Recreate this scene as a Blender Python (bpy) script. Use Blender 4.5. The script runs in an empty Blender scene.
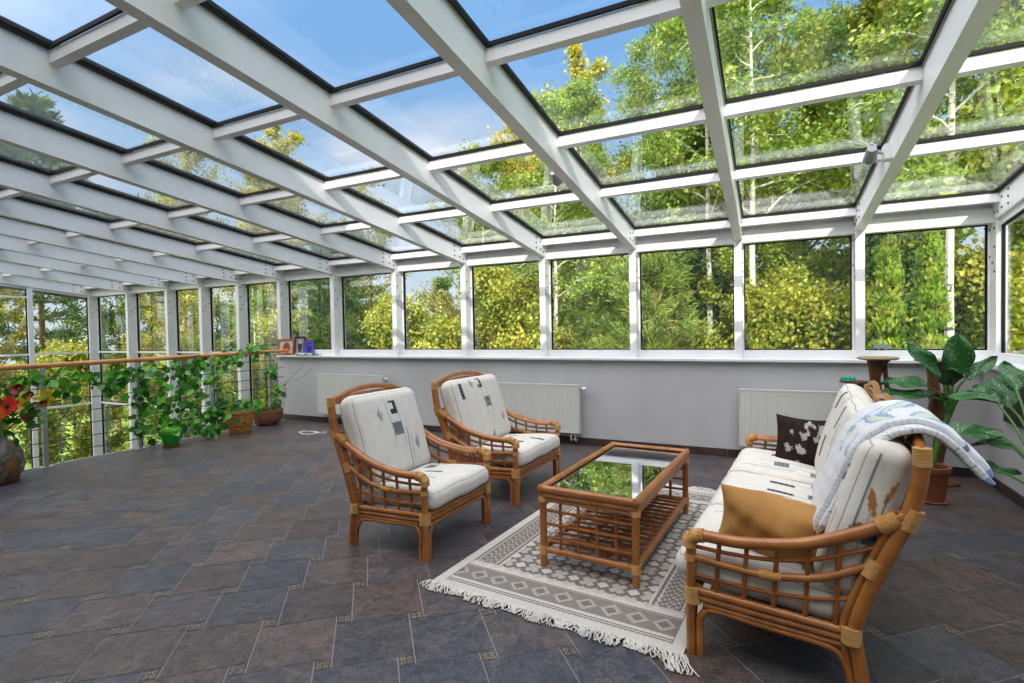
import bpy, math, random
import numpy as np
from mathutils import Vector, Matrix

SC = bpy.context.scene
COL = SC.collection
PI = math.pi
rng = np.random.RandomState(7)
random.seed(7)

# ------------------------------------------------------------------ helpers
def lin(h):
    h = h.lstrip('#'); out = []
    for i in (0, 2, 4):
        c = int(h[i:i+2], 16)/255
        out.append(c/12.92 if c <= .04045 else ((c+.055)/1.055)**2.4)
    return tuple(out)

def link(o, parent=None):
    COL.objects.link(o)
    if parent is not None:
        o.parent = parent
    return o

def tag(o, label=None, cat=None, group=None, kind=None):
    if label: o['label'] = label
    if cat: o['category'] = cat
    if group: o['group'] = group
    if kind: o['kind'] = kind
    return o

def empty(name, loc=(0, 0, 0), rz=0.0):
    o = bpy.data.objects.new(name, None)
    o.empty_display_size = .1
    COL.objects.link(o)
    o.location = loc; o.rotation_euler = (0, 0, rz)
    return o

def copy_tree(o, parent=None):
    c = o.copy(); COL.objects.link(c)
    if parent is not None: c.parent = parent
    for ch in list(o.children):
        copy_tree(ch, c)
    return c

class MB:
    """collects shapes, links them as ONE mesh object"""
    def __init__(self):
        self.v = []; self.f = []; self.m = []; self.c = []
    def add(self, vs, fs, mat=0, col=None):
        o = len(self.v)
        self.v.extend([tuple(map(float, p)) for p in vs])
        for f in fs:
            self.f.append([i+o for i in f]); self.m.append(mat)
        self.c.extend([col or (1, 1, 1)]*len(vs))
        return self
    def box(self, x0, x1, y0, y1, z0, z1, mat=0, M=None, col=None):
        vs = [(x, y, z) for z in (z0, z1) for y in (y0, y1) for x in (x0, x1)]
        if M is not None: vs = [tuple(M @ Vector(p)) for p in vs]
        return self.add(vs, [(0, 2, 3, 1), (4, 5, 7, 6), (0, 1, 5, 4), (2, 6, 7, 3), (0, 4, 6, 2), (1, 3, 7, 5)], mat, col)
    def hexa(self, vs, mat=0):
        return self.add(vs, [(0, 2, 3, 1), (4, 5, 7, 6), (0, 1, 5, 4), (2, 6, 7, 3), (0, 4, 6, 2), (1, 3, 7, 5)], mat)
    def tube(self, pts, r, n=8, mat=0, smooth=0, cap=True, col=None):
        P = [np.array(p, float) for p in pts]
        R = list(r) if hasattr(r, '__len__') else [r]*len(P)
        if smooth and len(P) > 2:
            P, R = catmull(P, R, smooth)
        t = []
        for i in range(len(P)):
            d = P[min(i+1, len(P)-1)] - P[max(i-1, 0)]
            t.append(d/(np.linalg.norm(d)+1e-12))
        a = np.array([0, 0, 1.]) if abs(t[0][2]) < .9 else np.array([1., 0, 0])
        u = np.cross(t[0], a); u /= np.linalg.norm(u)
        vs = []; fs = []
        for i in range(len(P)):
            u = u - t[i]*(u@t[i]); u /= (np.linalg.norm(u)+1e-12)
            w = np.cross(t[i], u)
            for k in range(n):
                q = 2*PI*k/n
                vs.append(P[i] + R[i]*(math.cos(q)*u + math.sin(q)*w))
        for i in range(len(P)-1):
            for k in range(n):
                k2 = (k+1) % n
                fs.append((i*n+k, i*n+k2, (i+1)*n+k2, (i+1)*n+k))
        if cap:
            fs.append(tuple(range(n-1, -1, -1)))
            fs.append(tuple((len(P)-1)*n+k for k in range(n)))
        return self.add(vs, fs, mat, col)
    def lathe(self, prof, c=(0, 0, 0), n=28, mat=0, col=None):
        vs = []; fs = []
        for (r, z) in prof:
            for k in range(n):
                q = 2*PI*k/n
                vs.append((c[0]+r*math.cos(q), c[1]+r*math.sin(q), c[2]+z))
        m = len(prof)
        for i in range(m-1):
            for k in range(n):
                k2 = (k+1) % n
                fs.append((i*n+k, i*n+k2, (i+1)*n+k2, (i+1)*n+k))
        fs.append(tuple(range(n-1, -1, -1))); fs.append(tuple((m-1)*n+k for k in range(n)))
        return self.add(vs, fs, mat, col)
    def build(self, name, mat, parent=None, angle=40, color=False, smooth=True):
        me = bpy.data.meshes.new(name)
        me.from_pydata(self.v, [], self.f)
        mats = mat if isinstance(mat, (list, tuple)) else [mat]
        for m in mats: me.materials.append(m)
        if len(mats) > 1: me.polygons.foreach_set('material_index', self.m)
        if color:
            a = me.color_attributes.new('Col', 'FLOAT_COLOR', 'POINT')
            arr = np.ones((len(self.v), 4), np.float32); arr[:, :3] = np.array(self.c)
            a.data.foreach_set('color', arr.ravel())
        if smooth:
            me.polygons.foreach_set('use_smooth', [True]*len(me.polygons))
            me.set_sharp_from_angle(angle=math.radians(angle))
        me.update()
        return link(bpy.data.objects.new(name, me), parent)

def catmull(P, R, k):
    oP = []; oR = []
    n = len(P)
    for i in range(n-1):
        p0 = P[max(i-1, 0)]; p1 = P[i]; p2 = P[i+1]; p3 = P[min(i+2, n-1)]
        for j in range(k):
            t = j/k
            oP.append(.5*((2*p1)+(-p0+p2)*t+(2*p0-5*p1+4*p2-p3)*t*t+(-p0+3*p1-3*p2+p3)*t**3))
            oR.append(R[i]*(1-t)+R[i+1]*t)
    oP.append(P[-1]); oR.append(R[-1])
    return oP, oR

def mesh_np(name, V, F, mat, parent=None, C=None, corner=False, smooth=False, angle=None):
    me = bpy.data.meshes.new(name)
    V = np.asarray(V, np.float32); F = np.asarray(F, np.int32)
    nf, k = F.shape
    me.vertices.add(len(V)); me.vertices.foreach_set('co', V.ravel())
    me.loops.add(nf*k); me.loops.foreach_set('vertex_index', F.ravel())
    me.polygons.add(nf)
    me.polygons.foreach_set('loop_start', np.arange(0, nf*k, k, dtype=np.int32))
    me.polygons.foreach_set('loop_total', np.full(nf, k, np.int32))
    me.update(calc_edges=True)
    me.materials.append(mat)
    if C is not None:
        a = me.color_attributes.new('Col', 'FLOAT_COLOR', 'POINT')
        arr = np.ones((len(V), 4), np.float32); arr[:, :3] = C
        a.data.foreach_set('color', arr.ravel())
    if smooth:
        me.polygons.foreach_set('use_smooth', [True]*nf)
        if angle: me.set_sharp_from_angle(angle=math.radians(angle))
    me.validate()
    return link(bpy.data.objects.new(name, me), parent)

# ------------------------------------------------------------------ materials
def mat(name, col=(.8, .8, .8), rough=.5, metal=0, spec=.5, coat=0):
    m = bpy.data.materials.new(name); m.use_nodes = True
    b = m.node_tree.nodes['Principled BSDF']
    b.inputs['Base Color'].default_value = (*col, 1)
    b.inputs['Roughness'].default_value = rough
    b.inputs['Metallic'].default_value = metal
    b.inputs['Specular IOR Level'].default_value = spec
    if coat: b.inputs['Coat Weight'].default_value = coat
    return m

def N(m, t, **kw):
    n = m.node_tree.nodes.new(t)
    for k, v in kw.items(): setattr(n, k, v)
    return n
def Lk(m, a, b): m.node_tree.links.new(a, b)
def bsdf(m): return m.node_tree.nodes['Principled BSDF']

def noise_col(m, c1, c2, scale=8, detail=5, stretch=(1, 1, 1), lo=.35, hi=.65, bump=0, bscale=None, coord='Object'):
    tc = N(m, 'ShaderNodeTexCoord'); mp = N(m, 'ShaderNodeMapping')
    mp.inputs['Scale'].default_value = stretch
    no = N(m, 'ShaderNodeTexNoise'); no.inputs['Scale'].default_value = scale; no.inputs['Detail'].default_value = detail
    cr = N(m, 'ShaderNodeValToRGB')
    cr.color_ramp.elements[0].position = lo; cr.color_ramp.elements[0].color = (*c1, 1)
    cr.color_ramp.elements[1].position = hi; cr.color_ramp.elements[1].color = (*c2, 1)
    Lk(m, tc.outputs[coord], mp.inputs[0]); Lk(m, mp.outputs[0], no.inputs['Vector'])
    Lk(m, no.outputs['Fac'], cr.inputs[0]); Lk(m, cr.outputs[0], bsdf(m).inputs['Base Color'])
    if bump:
        n2 = N(m, 'ShaderNodeTexNoise'); n2.inputs['Scale'].default_value = bscale or scale*3; n2.inputs['Detail'].default_value = 4
        Lk(m, mp.outputs[0], n2.inputs['Vector'])
        bp = N(m, 'ShaderNodeBump'); bp.inputs['Strength'].default_value = bump; bp.inputs['Distance'].default_value = .01
        Lk(m, n2.outputs['Fac'], bp.inputs['Height']); Lk(m, bp.outputs[0], bsdf(m).inputs['Normal'])
    return m

def vcol(name, rough=.8, noise=0, nscale=30, bump=0, bscale=200, spec=.3, bright=1.0):
    m = mat(name, rough=rough, spec=spec)
    at = N(m, 'ShaderNodeVertexColor', layer_name='Col')
    src = at.outputs['Color']
    tc = N(m, 'ShaderNodeTexCoord')
    if noise:
        no = N(m, 'ShaderNodeTexNoise'); no.inputs['Scale'].default_value = nscale; no.inputs['Detail'].default_value = 6
        Lk(m, tc.outputs['Object'], no.inputs['Vector'])
        mr = N(m, 'ShaderNodeMapRange'); mr.inputs[1].default_value = .3; mr.inputs[2].default_value = .7
        mr.inputs[3].default_value = 1-noise; mr.inputs[4].default_value = 1+noise
        Lk(m, no.outputs['Fac'], mr.inputs[0])
        mx = N(m, 'ShaderNodeVectorMath', operation='SCALE')
        Lk(m, src, mx.inputs[0]); Lk(m, mr.outputs[0], mx.inputs['Scale']); src = mx.outputs[0]
    Lk(m, src, bsdf(m).inputs['Base Color'])
    if bump:
        n2 = N(m, 'ShaderNodeTexNoise'); n2.inputs['Scale'].default_value = bscale; n2.inputs['Detail'].default_value = 3
        Lk(m, tc.outputs['Object'], n2.inputs['Vector'])
        bp = N(m, 'ShaderNodeBump'); bp.inputs['Strength'].default_value = bump; bp.inputs['Distance'].default_value = .005
        Lk(m, n2.outputs['Fac'], bp.inputs['Height']); Lk(m, bp.outputs[0], bsdf(m).inputs['Normal'])
    return m

def glass_mat(name, tint=(.96, .98, .97), f0=.045, mul=1.0):
    m = bpy.data.materials.new(name); m.use_nodes = True
    nt = m.node_tree; nt.nodes.clear()
    out = N(m, 'ShaderNodeOutputMaterial'); mix = N(m, 'ShaderNodeMixShader')
    tr = N(m, 'ShaderNodeBsdfTransparent'); tr.inputs[0].default_value = (*tint, 1)
    gl = N(m, 'ShaderNodeBsdfGlossy'); gl.inputs['Roughness'].default_value = 0.0
    gl.inputs[0].default_value = (.95, .97, 1, 1)
    lw = N(m, 'ShaderNodeLayerWeight'); lw.inputs['Blend'].default_value = .5
    pw = N(m, 'ShaderNodeMath', operation='POWER'); pw.inputs[1].default_value = 5
    ml = N(m, 'ShaderNodeMath', operation='MULTIPLY_ADD'); ml.inputs[1].default_value = (1-f0)*mul; ml.inputs[2].default_value = f0
    Lk(m, lw.outputs['Facing'], pw.inputs[0]); Lk(m, pw.outputs[0], ml.inputs[0])
    Lk(m, ml.outputs[0], mix.inputs[0]); Lk(m, tr.outputs[0], mix.inputs[1]); Lk(m, gl.outputs[0], mix.inputs[2])
    Lk(m, mix.outputs[0], out.inputs[0])
    return m

def leaf_mat(name, trans=.45, tint=(1, 1, 1), rough=.5, vary=.0):
    m = bpy.data.materials.new(name); m.use_nodes = True
    nt = m.node_tree; nt.nodes.clear()
    out = N(m, 'ShaderNodeOutputMaterial')
    at = N(m, 'ShaderNodeVertexColor', layer_name='Col')
    df = N(m, 'ShaderNodeBsdfDiffuse'); tl = N(m, 'ShaderNodeBsdfTranslucent')
    gl = N(m, 'ShaderNodeBsdfGlossy'); gl.inputs['Roughness'].default_value = rough
    m1 = N(m, 'ShaderNodeMixShader'); m1.inputs[0].default_value = trans
    m2 = N(m, 'ShaderNodeMixShader'); m2.inputs[0].default_value = .04
    Lk(m, at.outputs[0], df.inputs[0]); Lk(m, at.outputs[0], tl.inputs[0])
    Lk(m, df.outputs[0], m1.inputs[1]); Lk(m, tl.outputs[0], m1.inputs[2])
    Lk(m, m1.outputs[0], m2.inputs[1]); Lk(m, gl.outputs[0], m2.inputs[2]); Lk(m, m2.outputs[0], out.inputs[0])
    return m

M = {}
M['white'] = noise_col(mat('white_paint', rough=.42), lin('#e6e6e8'), lin('#eeeef0'), scale=3, bump=.02)
M['bolt'] = mat('bolt_steel', lin('#4a4d52'), .4, .8)
M['gasket'] = mat('black_gasket', (.006, .006, .007), .6, spec=.2)
M['seal'] = mat('glass_edge_seal', lin('#a9a68a'), .5)
M['glass'] = glass_mat('window_glass')
M['roofglass'] = glass_mat('roof_glass', (.98, .985, .985), .035)
M['tableglass'] = glass_mat('table_glass', (.16, .18, .17), .64, .9)
M['sill'] = noise_col(mat('sill_board', rough=.28), lin('#dfe2e5'), lin('#e9ebee'), scale=5, stretch=(1, 8, 1))
M['plaster'] = noise_col(mat('house_plaster', rough=.8), lin('#cfc9bd'), lin('#d8d3c8'), scale=6, bump=.1)
M['rad'] = mat('radiator_enamel', lin('#d6d7d2'), .35)
M['valve'] = mat('valve_plastic', lin('#dfe4ec'), .4)
M['steel'] = mat('brushed_steel', lin('#a9aaa9'), .4, .35)
M['wire'] = mat('rail_wire', lin('#4b4c4b'), .4, .6)
M['handrail'] = noise_col(mat('handrail_wood', rough=.35), lin('#c98045'), lin('#dd9c62'), scale=6, stretch=(4, .5, 4))
M['rattan'] = noise_col(mat('rattan_cane', rough=.30, coat=.25), lin('#8c5120'), lin('#b07034'), scale=9, stretch=(1, 1, 1), lo=.3, hi=.72, bump=.05)
M['rattan_dark'] = noise_col(mat('rattan_rod', rough=.35, coat=.15), lin('#7f4418'), lin('#9a5a26'), scale=12, bump=.05)
M['bind'] = noise_col(mat('cane_binding', rough=.45), lin('#b88442'), lin('#cda05c'), scale=40, stretch=(1, 1, 6), bump=.3, bscale=150)
M['fabric'] = vcol('printed_cotton', rough=.9, noise=.05, nscale=18, bump=.25, bscale=40)
M['rug'] = vcol('woven_rug', rough=.95, noise=.12, nscale=90, bump=.6, bscale=260, spec=.1)
M['fringe'] = mat('cotton_fringe', lin('#cfcbc3'), .95)
M['tan'] = noise_col(mat('tan_cotton', rough=.85), lin('#a5763c'), lin('#b58446'), scale=5, bump=.5, bscale=9)
M['brown'] = vcol('brown_velour', rough=.9, noise=.15, nscale=60, bump=.3, bscale=60, spec=.15)
M['quilt'] = vcol('printed_quilt', rough=.9, noise=.05, nscale=40, bump=.3, bscale=110, spec=.15)
M['darkwood'] = noise_col(mat('dark_carved_wood', rough=.4), lin('#4a2c18'), lin('#6b4527'), scale=6, stretch=(3, 3, .6))
M['topwood'] = noise_col(mat('stand_top_wood', rough=.35), lin('#8b7658'), lin('#a08a68'), scale=6, stretch=(1, 6, 1))
M['terracotta'] = noise_col(mat('terracotta', rough=.7), lin('#6f3c22'), lin('#8f5231'), scale=7)
M['bowl'] = noise_col(mat('brown_bowl', rough=.45), lin('#7c5138'), lin('#a06c4b'), scale=8, stretch=(1, 1, 3))
M['greenpot'] = mat('green_plastic', lin('#1f9a2c'), .4)
M['greenpot2'] = mat('light_green_foil', lin('#5cb52c'), .5)
M['soil'] = noise_col(mat('potting_soil', rough=1), (.02, .014, .01), (.05, .035, .02), scale=60)
M['stem'] = mat('green_stem', lin('#3d6a22'), .5)
M['twig'] = mat('bare_twig', lin('#8a7a5e'), .7)
M['leaf'] = leaf_mat('house_leaf', .3, rough=.35)
M['treeleaf'] = leaf_mat('tree_leaf', .45)
M['petal'] = leaf_mat('petal', .3)
M['soap'] = mat('green_gel', lin('#1a9a7a'), .25)
M['paper'] = mat('white_card', lin('#e2e4e8'), .6)
M['greyplastic'] = mat('grey_plastic', lin('#8f9498'), .45)
M['darkplastic'] = mat('dark_lens', lin('#20242a'), .2)
M['cable'] = mat('white_cable', lin('#d5d8da'), .5)
M['board'] = noise_col(mat('dark_board', rough=.6), lin('#24231f'), lin('#35332c'), scale=5, stretch=(4, 4, .5))

# wall with faint large panels
m = noise_col(mat('wall_paint', rough=.62), lin('#b9b9bc'), lin('#c2c2c5'), scale=2.2, bump=.04, bscale=30)
M['wall'] = m
br = N(m, 'ShaderNodeTexBrick'); br.offset = 0
for k, v in {'Scale': 1, 'Mortar Size': .004, 'Brick Width': .6, 'Row Height': .6}.items(): br.inputs[k].default_value = v
tc = N(m, 'ShaderNodeTexCoord'); sp = N(m, 'ShaderNodeSeparateXYZ'); cb = N(m, 'ShaderNodeCombineXYZ'); ad = N(m, 'ShaderNodeMath', operation='ADD')
Lk(m, tc.outputs['Object'], sp.inputs[0]); Lk(m, sp.outputs[0], ad.inputs[0]); Lk(m, sp.outputs[1], ad.inputs[1])
Lk(m, ad.outputs[0], cb.inputs[0]); Lk(m, sp.outputs[2], cb.inputs[1]); Lk(m, cb.outputs[0], br.inputs['Vector'])
bp = N(m, 'ShaderNodeBump'); bp.invert = True; bp.inputs['Strength'].default_value = .5; bp.inputs['Distance'].default_value = .004
Lk(m, br.outputs['Fac'], bp.inputs['Height']); Lk(m, bp.outputs[0], bsdf(m).inputs['Normal'])

# slate floor tile: per-tile colour x veining
m = mat('slate_tile', rough=.4, spec=.5)
M['tile'] = m
at = N(m, 'ShaderNodeVertexColor', layer_name='Col'); tc = N(m, 'ShaderNodeTexCoord')
n1 = N(m, 'ShaderNodeTexNoise'); n1.inputs['Scale'].default_value = 8; n1.inputs['Detail'].default_value = 8; n1.inputs['Distortion'].default_value = .8
n2 = N(m, 'ShaderNodeTexNoise'); n2.inputs['Scale'].default_value = 30; n2.inputs['Detail'].default_value = 10; n2.inputs['Distortion'].default_value = 1.5
for n in (n1, n2): Lk(m, tc.outputs['Object'], n.inputs['Vector'])
cr = N(m, 'ShaderNodeValToRGB'); e = cr.color_ramp.elements
e[0].position = .34; e[0].color = (.72, .75, .80, 1); e[1].position = .66; e[1].color = (1.32, 1.18, 1.08, 1)
Lk(m, n1.outputs['Fac'], cr.inputs[0])
mx = N(m, 'ShaderNodeMix', data_type='RGBA', blend_type='MULTIPLY'); mx.inputs[0].default_value = 1
Lk(m, at.outputs[0], mx.inputs[6]); Lk(m, cr.outputs[0], mx.inputs[7])
cr2 = N(m, 'ShaderNodeValToRGB'); e = cr2.color_ramp.elements
e[0].position = .38; e[0].color = (.62, .62, .62, 1); e[1].position = .6; e[1].color = (1.22, 1.22, 1.22, 1)
Lk(m, n2.outputs['Fac'], cr2.inputs[0])
mx2 = N(m, 'ShaderNodeMix', data_type='RGBA', blend_type='MULTIPLY'); mx2.inputs[0].default_value = 1
Lk(m, mx.outputs[2], mx2.inputs[6]); Lk(m, cr2.outputs[0], mx2.inputs[7])
Lk(m, mx2.outputs[2], bsdf(m).inputs['Base Color'])
mr = N(m, 'ShaderNodeMapRange'); mr.inputs[3].default_value = .32; mr.inputs[4].default_value = .55
Lk(m, n2.outputs['Fac'], mr.inputs[0]); Lk(m, mr.outputs[0], bsdf(m).inputs['Roughness'])
bp = N(m, 'ShaderNodeBump'); bp.inputs['Strength'].default_value = .35; bp.inputs['Distance'].default_value = .006
Lk(m, n2.outputs['Fac'], bp.inputs['Height']); Lk(m, bp.outputs[0], bsdf(m).inputs['Normal'])
M['grout'] = mat('tile_grout', lin('#8d8987'), .9)
M['skirt'] = noise_col(mat('dark_skirting_tile', rough=.45), lin('#34292a'), lin('#4a3b38'), scale=7)
M['ground'] = noise_col(mat('forest_floor', rough=1), lin('#5f7a22'), lin('#8fa53a'), scale=1.5, bump=.5, bscale=5)
M['lower'] = noise_col(mat('lower_floor', rough=.6), lin('#6a6660'), lin('#7d786f'), scale=3)

# ------------------------------------------------------------------ room shell
SL = .1176                      # roof slope: z rises away from the back wall towards the house
def rz(y, off=0.0): return 2.30 - SL*y + off
XP = [-.04, -1.12, -2.235, -3.36, -4.515, -5.685, -6.885, -8.07, -9.10, -10.12, -11.15, -12.48]   # post centres
PW = .0375                      # half width of posts and beams
XR = .998                       # right-hand beam
XL = -13.93
YH = -7.45                      # house wall
FX0, FX1 = -7.95, .865

def struct(o, label=None):
    o['kind'] = 'structure'
    if label: o['label'] = label
    return o

# floor: pinwheel of large tiles and small decor squares
A_, B_ = .343, .0715
th = math.radians(41.6)
e1 = np.array([math.cos(th), math.sin(th)]); e2 = np.array([-math.sin(th), math.cos(th)])
org = np.array([-3.014, -4.262]) - (A_+B_/2)*e1 - (A_-B_/2)*e2
def clip(poly, x0, x1, y0, y1):
    for ax, v, s in ((0, x0, 1), (0, x1, -1), (1, y0, 1), (1, y1, -1)):
        out = []
        for i in range(len(poly)):
            a, b = poly[i-1], poly[i]
            ia, ib = s*(a[ax]-v) >= 0, s*(b[ax]-v) >= 0
            if ia != ib:
                t = (v-a[ax])/(b[ax]-a[ax]); out.append(a+t*(b-a))
            if ib: out.append(b)
        poly = out
        if len(poly) < 3: return None
    return poly
fl = MB()
fl.box(FX0, FX1, YH, 0, -.22, -.0025, mat=1)
fl.box(FX0-.012, FX0, YH, 0, -.24, .002, mat=2)
g = .0026
pal = [lin('#64636b'), lin('#6b6466'), lin('#605e64'), lin('#685c5a'), lin('#70635e'), lin('#5d5f69'), lin('#6c605b')]
rs = np.random.RandomState(3)
for i in range(-60, 60):
    for j in range(-60, 60):
        o = org + i*(A_*e1-B_*e2) + j*(B_*e1+A_*e2)
        if not (FX0-.6 < o[0] < FX1+.6 and YH-.6 < o[1] < .6): continue
        for kind in (0, 1):
            if kind == 0: a0, a1, b0, b1 = g, A_-g, g, A_-g
            else: a0, a1, b0, b1 = A_+g, A_+B_-g, A_-B_+g, A_-g
            poly = [o+a*e1+b*e2 for a, b in ((a0, b0), (a1, b0), (a1, b1), (a0, b1))]
            c = np.array(pal[rs.randint(len(pal))])*rs.uniform(.85, 1.15) if kind == 0 else np.array(lin('#5f5850'))*rs.uniform(.8, 1.1)
            p = clip(poly, FX0, FX1, YH, -.001)
            if p is None: continue
            fl.add([(q[0], q[1], 0.0) for q in p], [tuple(range(len(p)))], 0, tuple(c*.54))
            if kind == 1:      # raised scroll relief on the decor square
                cc = o+(A_+B_/2)*e1+(A_-B_/2)*e2
                if FX0+.06 < cc[0] < FX1-.06 and YH < cc[1] < -.06 and cc[1] > -6:
                    for (u0, v0, rr) in ((-.014, -.014, .011), (.014, .014, .011), (.014, -.014, .011), (-.014, .014, .011)):
                        q0 = cc+u0*e1+v0*e2
                        vs = []; fs = []
                        for k in range(10):
                            an = 2*PI*k/10
                            for r2 in (rr, rr-.004): vs.append((q0[0]+r2*math.cos(an), q0[1]+r2*math.sin(an), .0006))
                        for k in range(10):
                            k2 = (k+1) % 10
                            fs.append((2*k, 2*k2, 2*k2+1, 2*k+1))
                        fl.add(vs, fs, 0, tuple(np.array(lin('#b0a68f'))*.62))
struct(fl.build('floor', [M['tile'], M['grout'], M['white']], color=True, smooth=False))
struct(MB().box(-14.6, 3, YH, .3, -2.95, -2.75).build('floor_lower', M['lower']))

# parapets, skirting, sills
struct(MB().box(-8.10, 1.1, 0, .25, -.22, 1.02).build('wall_back', M['wall']))
struct(MB().box(FX1, 1.1, YH, 0, -.22, 1.0).build('wall_right', M['wall']))
struct(MB().box(-3.0, 6.0, YH-.3, YH, -2.75, 5.45).box(-11.6, -3.0, YH-.3, YH, -2.75, 7.0).box(-16.0, -11.6, YH-.3, YH, -2.75, 3.0).build('wall_front', M['plaster']))
struct(MB().box(-14.02, -13.82, YH, .25, -2.75, -1.95).build('wall_left', M['wall']))
struct(MB().box(-13.82, -8.1, .02, .25, -2.75, -1.95).build('wall_stair', M['wall']))
sk = MB(); x = -8.10; k = 0
while x < FX1-.01:
    x2 = min(x+.343, FX1); sk.box(x+.001, x2-.001, -.012, 0, 0, .085); x = x2
struct(sk.build('baseboard_back', M['skirt']))
sk = MB(); y = YH
while y < -.02:
    y2 = min(y+.343, -.012); sk.box(FX1-.012, FX1, y+.001, y2-.001, 0, .085); y = y2
struct(sk.build('baseboard_right', M['skirt']))
def sill(name, x0, x1, y0, y1, z0, z1):
    b = MB().box(x0, x1, y0, y1, z0, z1)
    o = b.build(name, M['sill'])
    md = o.modifiers.new('bevel', 'BEVEL'); md.width = .006; md.segments = 2; md.limit_method = 'ANGLE'
    return struct(o)
sill('trim_1', -8.06, 1.02, -.06, .14, 1.02, 1.052)
sill('trim_2', .81, 1.02, YH, -.062, 1.0, 1.045)

# posts and beams
def bolts(b, x, side, pts, mat):
    for (y, z) in pts:
        vs = []; n = 8
        for dx, r in ((0, .011), (.006, .009)):
            for k in range(n):
                q = 2*PI*k/n; vs.append((x+side*dx, y+r*math.cos(q), z+r*math.sin(q)))
        fs = [tuple(range(n, 2*n)) if side > 0 else tuple(range(2*n-1, n-1, -1))]
        for k in range(n):
            fs.append((k, (k+1) % n, n+(k+1) % n, n+k))
        b.add(vs, fs, mat)
BP = [(.06, 2.36), (.10, 2.29), (.06, 2.22), (.17, 2.33), (.17, 2.22), (.06, 2.06), (.17, 1.98), (.10, 1.92), (.06, 1.84)]
def beam_bolts():
    out = []
    for dy, off in ((-.02, .05), (-.02, .16), (-.11, .06), (-.11, .15), (-.24, .05), (-.24, .11), (-.24, .17)):
        out.append((dy, rz(dy, off)))
    return out
def post(name, xc, z0, side):
    b = MB()
    b.hexa([(xc+s*PW, y, z) for (zz, ys) in ((0, 0), (1, 0)) for y in (.02, .22) for s in (-1, 1) for z in [z0 if zz == 0 else rz(y, .19)]])
    bolts(b, xc+side*PW, side, BP, 1)
    return struct(b.build(name, [M['white'], M['bolt']]))
def slope_box(b, x0, x1, y0, y1, o0, o1, mat=0):
    b.hexa([(x, y, rz(y, o)) for o in (o0, o1) for y in (y0, y1) for x in (x0, x1)], mat)
def beam(xc, side):
    b = MB()
    slope_box(b, xc-PW-.003, xc+PW+.003, YH, .235, 0, .20)
    bolts(b, xc+side*(PW+.003), side, beam_bolts(), 1)
    return struct(b.build('ceiling_beam', [M['white'], M['bolt']]))
allx = [XR]+XP+[XL]
for i, xc in enumerate(allx):
    side = -1 if xc > -.8 else 1
    z0 = 1.052 if xc > -8.2 else -1.95
    post('wall_column', xc, z0, side)
    beam(xc, side)

# back wall windows: frame + gasket + pane; header, recess board and eave rail per bay
wn = 1
def frame_rect(b, x0, x1, z0, z1, y0, y1, w, mat=0):
    b.box(x0, x1, y0, y1, z0, z0+w, mat); b.box(x0, x1, y0, y1, z1-w, z1, mat)
    b.box(x0, x0+w, y0, y1, z0+w, z1-w, mat); b.box(x1-w, x1, y0, y1, z0+w, z1-w, mat)
def back_window(x0, x1, zlo, bars):
    global wn
    ztop = 2.40
    b = MB()
    b.box(x0, x1, .08, .24, 2.275, ztop)                    # header
    if zlo > 0:
        b.box(x0, x1, .09, .24, zlo, 1.135)
    else:
        b.box(x0, x1, .16, .24, zlo, zlo+.05)
        for zb in bars: b.box(x0, x1, .165, .235, zb-.018, zb+.018)
    b.box(x0, x0+.012, .17, .24, zlo, 2.275); b.box(x1-.012, x1, .17, .24, zlo, 2.275)
    o = struct(b.build('window_%d' % wn, M['white'])); wn += 1
    spans = [(1.135, 2.275)] if zlo > 0 else []
    if zlo <= 0:
        zz = [zlo+.05]+[z for zb in bars for z in (zb-.018, zb+.018)]+[2.275]
        spans = [(zz[k], zz[k+1]) for k in range(0, len(zz), 2)]
    for (za, zb) in spans:
        gk = MB(); frame_rect(gk, x0+.012, x1-.012, za, zb, .185, .215, .011)
        gk.build('gasket', M['gasket'], o)
        MB().box(x0+.02, x1-.02, .197, .203, za+.008, zb-.008).build('glass_pane', M['glass'], o)
    r = MB(); r.box(x0, x1, .14, .24, 2.40, 2.455)
    r.build('recess_board', M['white'], o)
    return o
edges = [XR]+XP+[XL]
for i in range(len(edges)-1):
    x1 = edges[i]-PW; x0 = edges[i+1]+PW
    if edges[i] > -8.0: back_window(x0, x1, 1.052, [])
    else: back_window(x0, x1, -1.95, [-.02, 1.08])

# roof bays: eave rail, purlins, gaskets and glass
YS = [-1.34, -2.40, -3.46, -4.42, -5.45, -6.45]
for i in range(len(edges)-1):
    x1 = edges[i]-PW; x0 = edges[i+1]+PW
    for y in YS:
        b = MB(); slope_box(b, x0, x1, y-.026, y+.026, .128, .198)
        struct(b.build('ceiling_purlin', M['white']))
    gk = MB()
    b = MB(); slope_box(b, x0, x1, -.06, .25, .165, .198); slope_box(b, x0, x1, -.06, -.02, .125, .165)
    struct(b.build('ceiling_purlin', M['white']))
    ys = [-.06]+YS+[YH+.02]
    rows = []
    for k in range(len(ys)-1):
        ya = ys[k+1]+(.026 if k+1 < len(ys)-1 else 0); yb = ys[k]-(.026 if k > 0 else 0)
        rows.append((ya, yb))
        for (a, c_, d, e_) in ((x0, x0+.022, ya, yb), (x1-.022, x1, ya, yb), (x0+.022, x1-.022, ya, ya+.014), (x0+.022, x1-.022, yb-.014, yb)):
            slope_box(gk, a, c_, d, e_, .200, .222, 0)
        for (a, c_) in ((x0+.006, x0+.012), (x1-.012, x1-.006)):
            slope_box(gk, a, c_, ya, yb, .196, .2005, 1)
    o = struct(gk.build('window_%d' % wn, [M['gasket'], M['seal']])); wn += 1
    for (ya, yb) in rows:
        p = MB(); slope_box(p, x0+.012, x1-.012, ya+.01, yb-.01, .214, .222)
        p.build('glass_pane', M['roofglass'], o)
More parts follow.
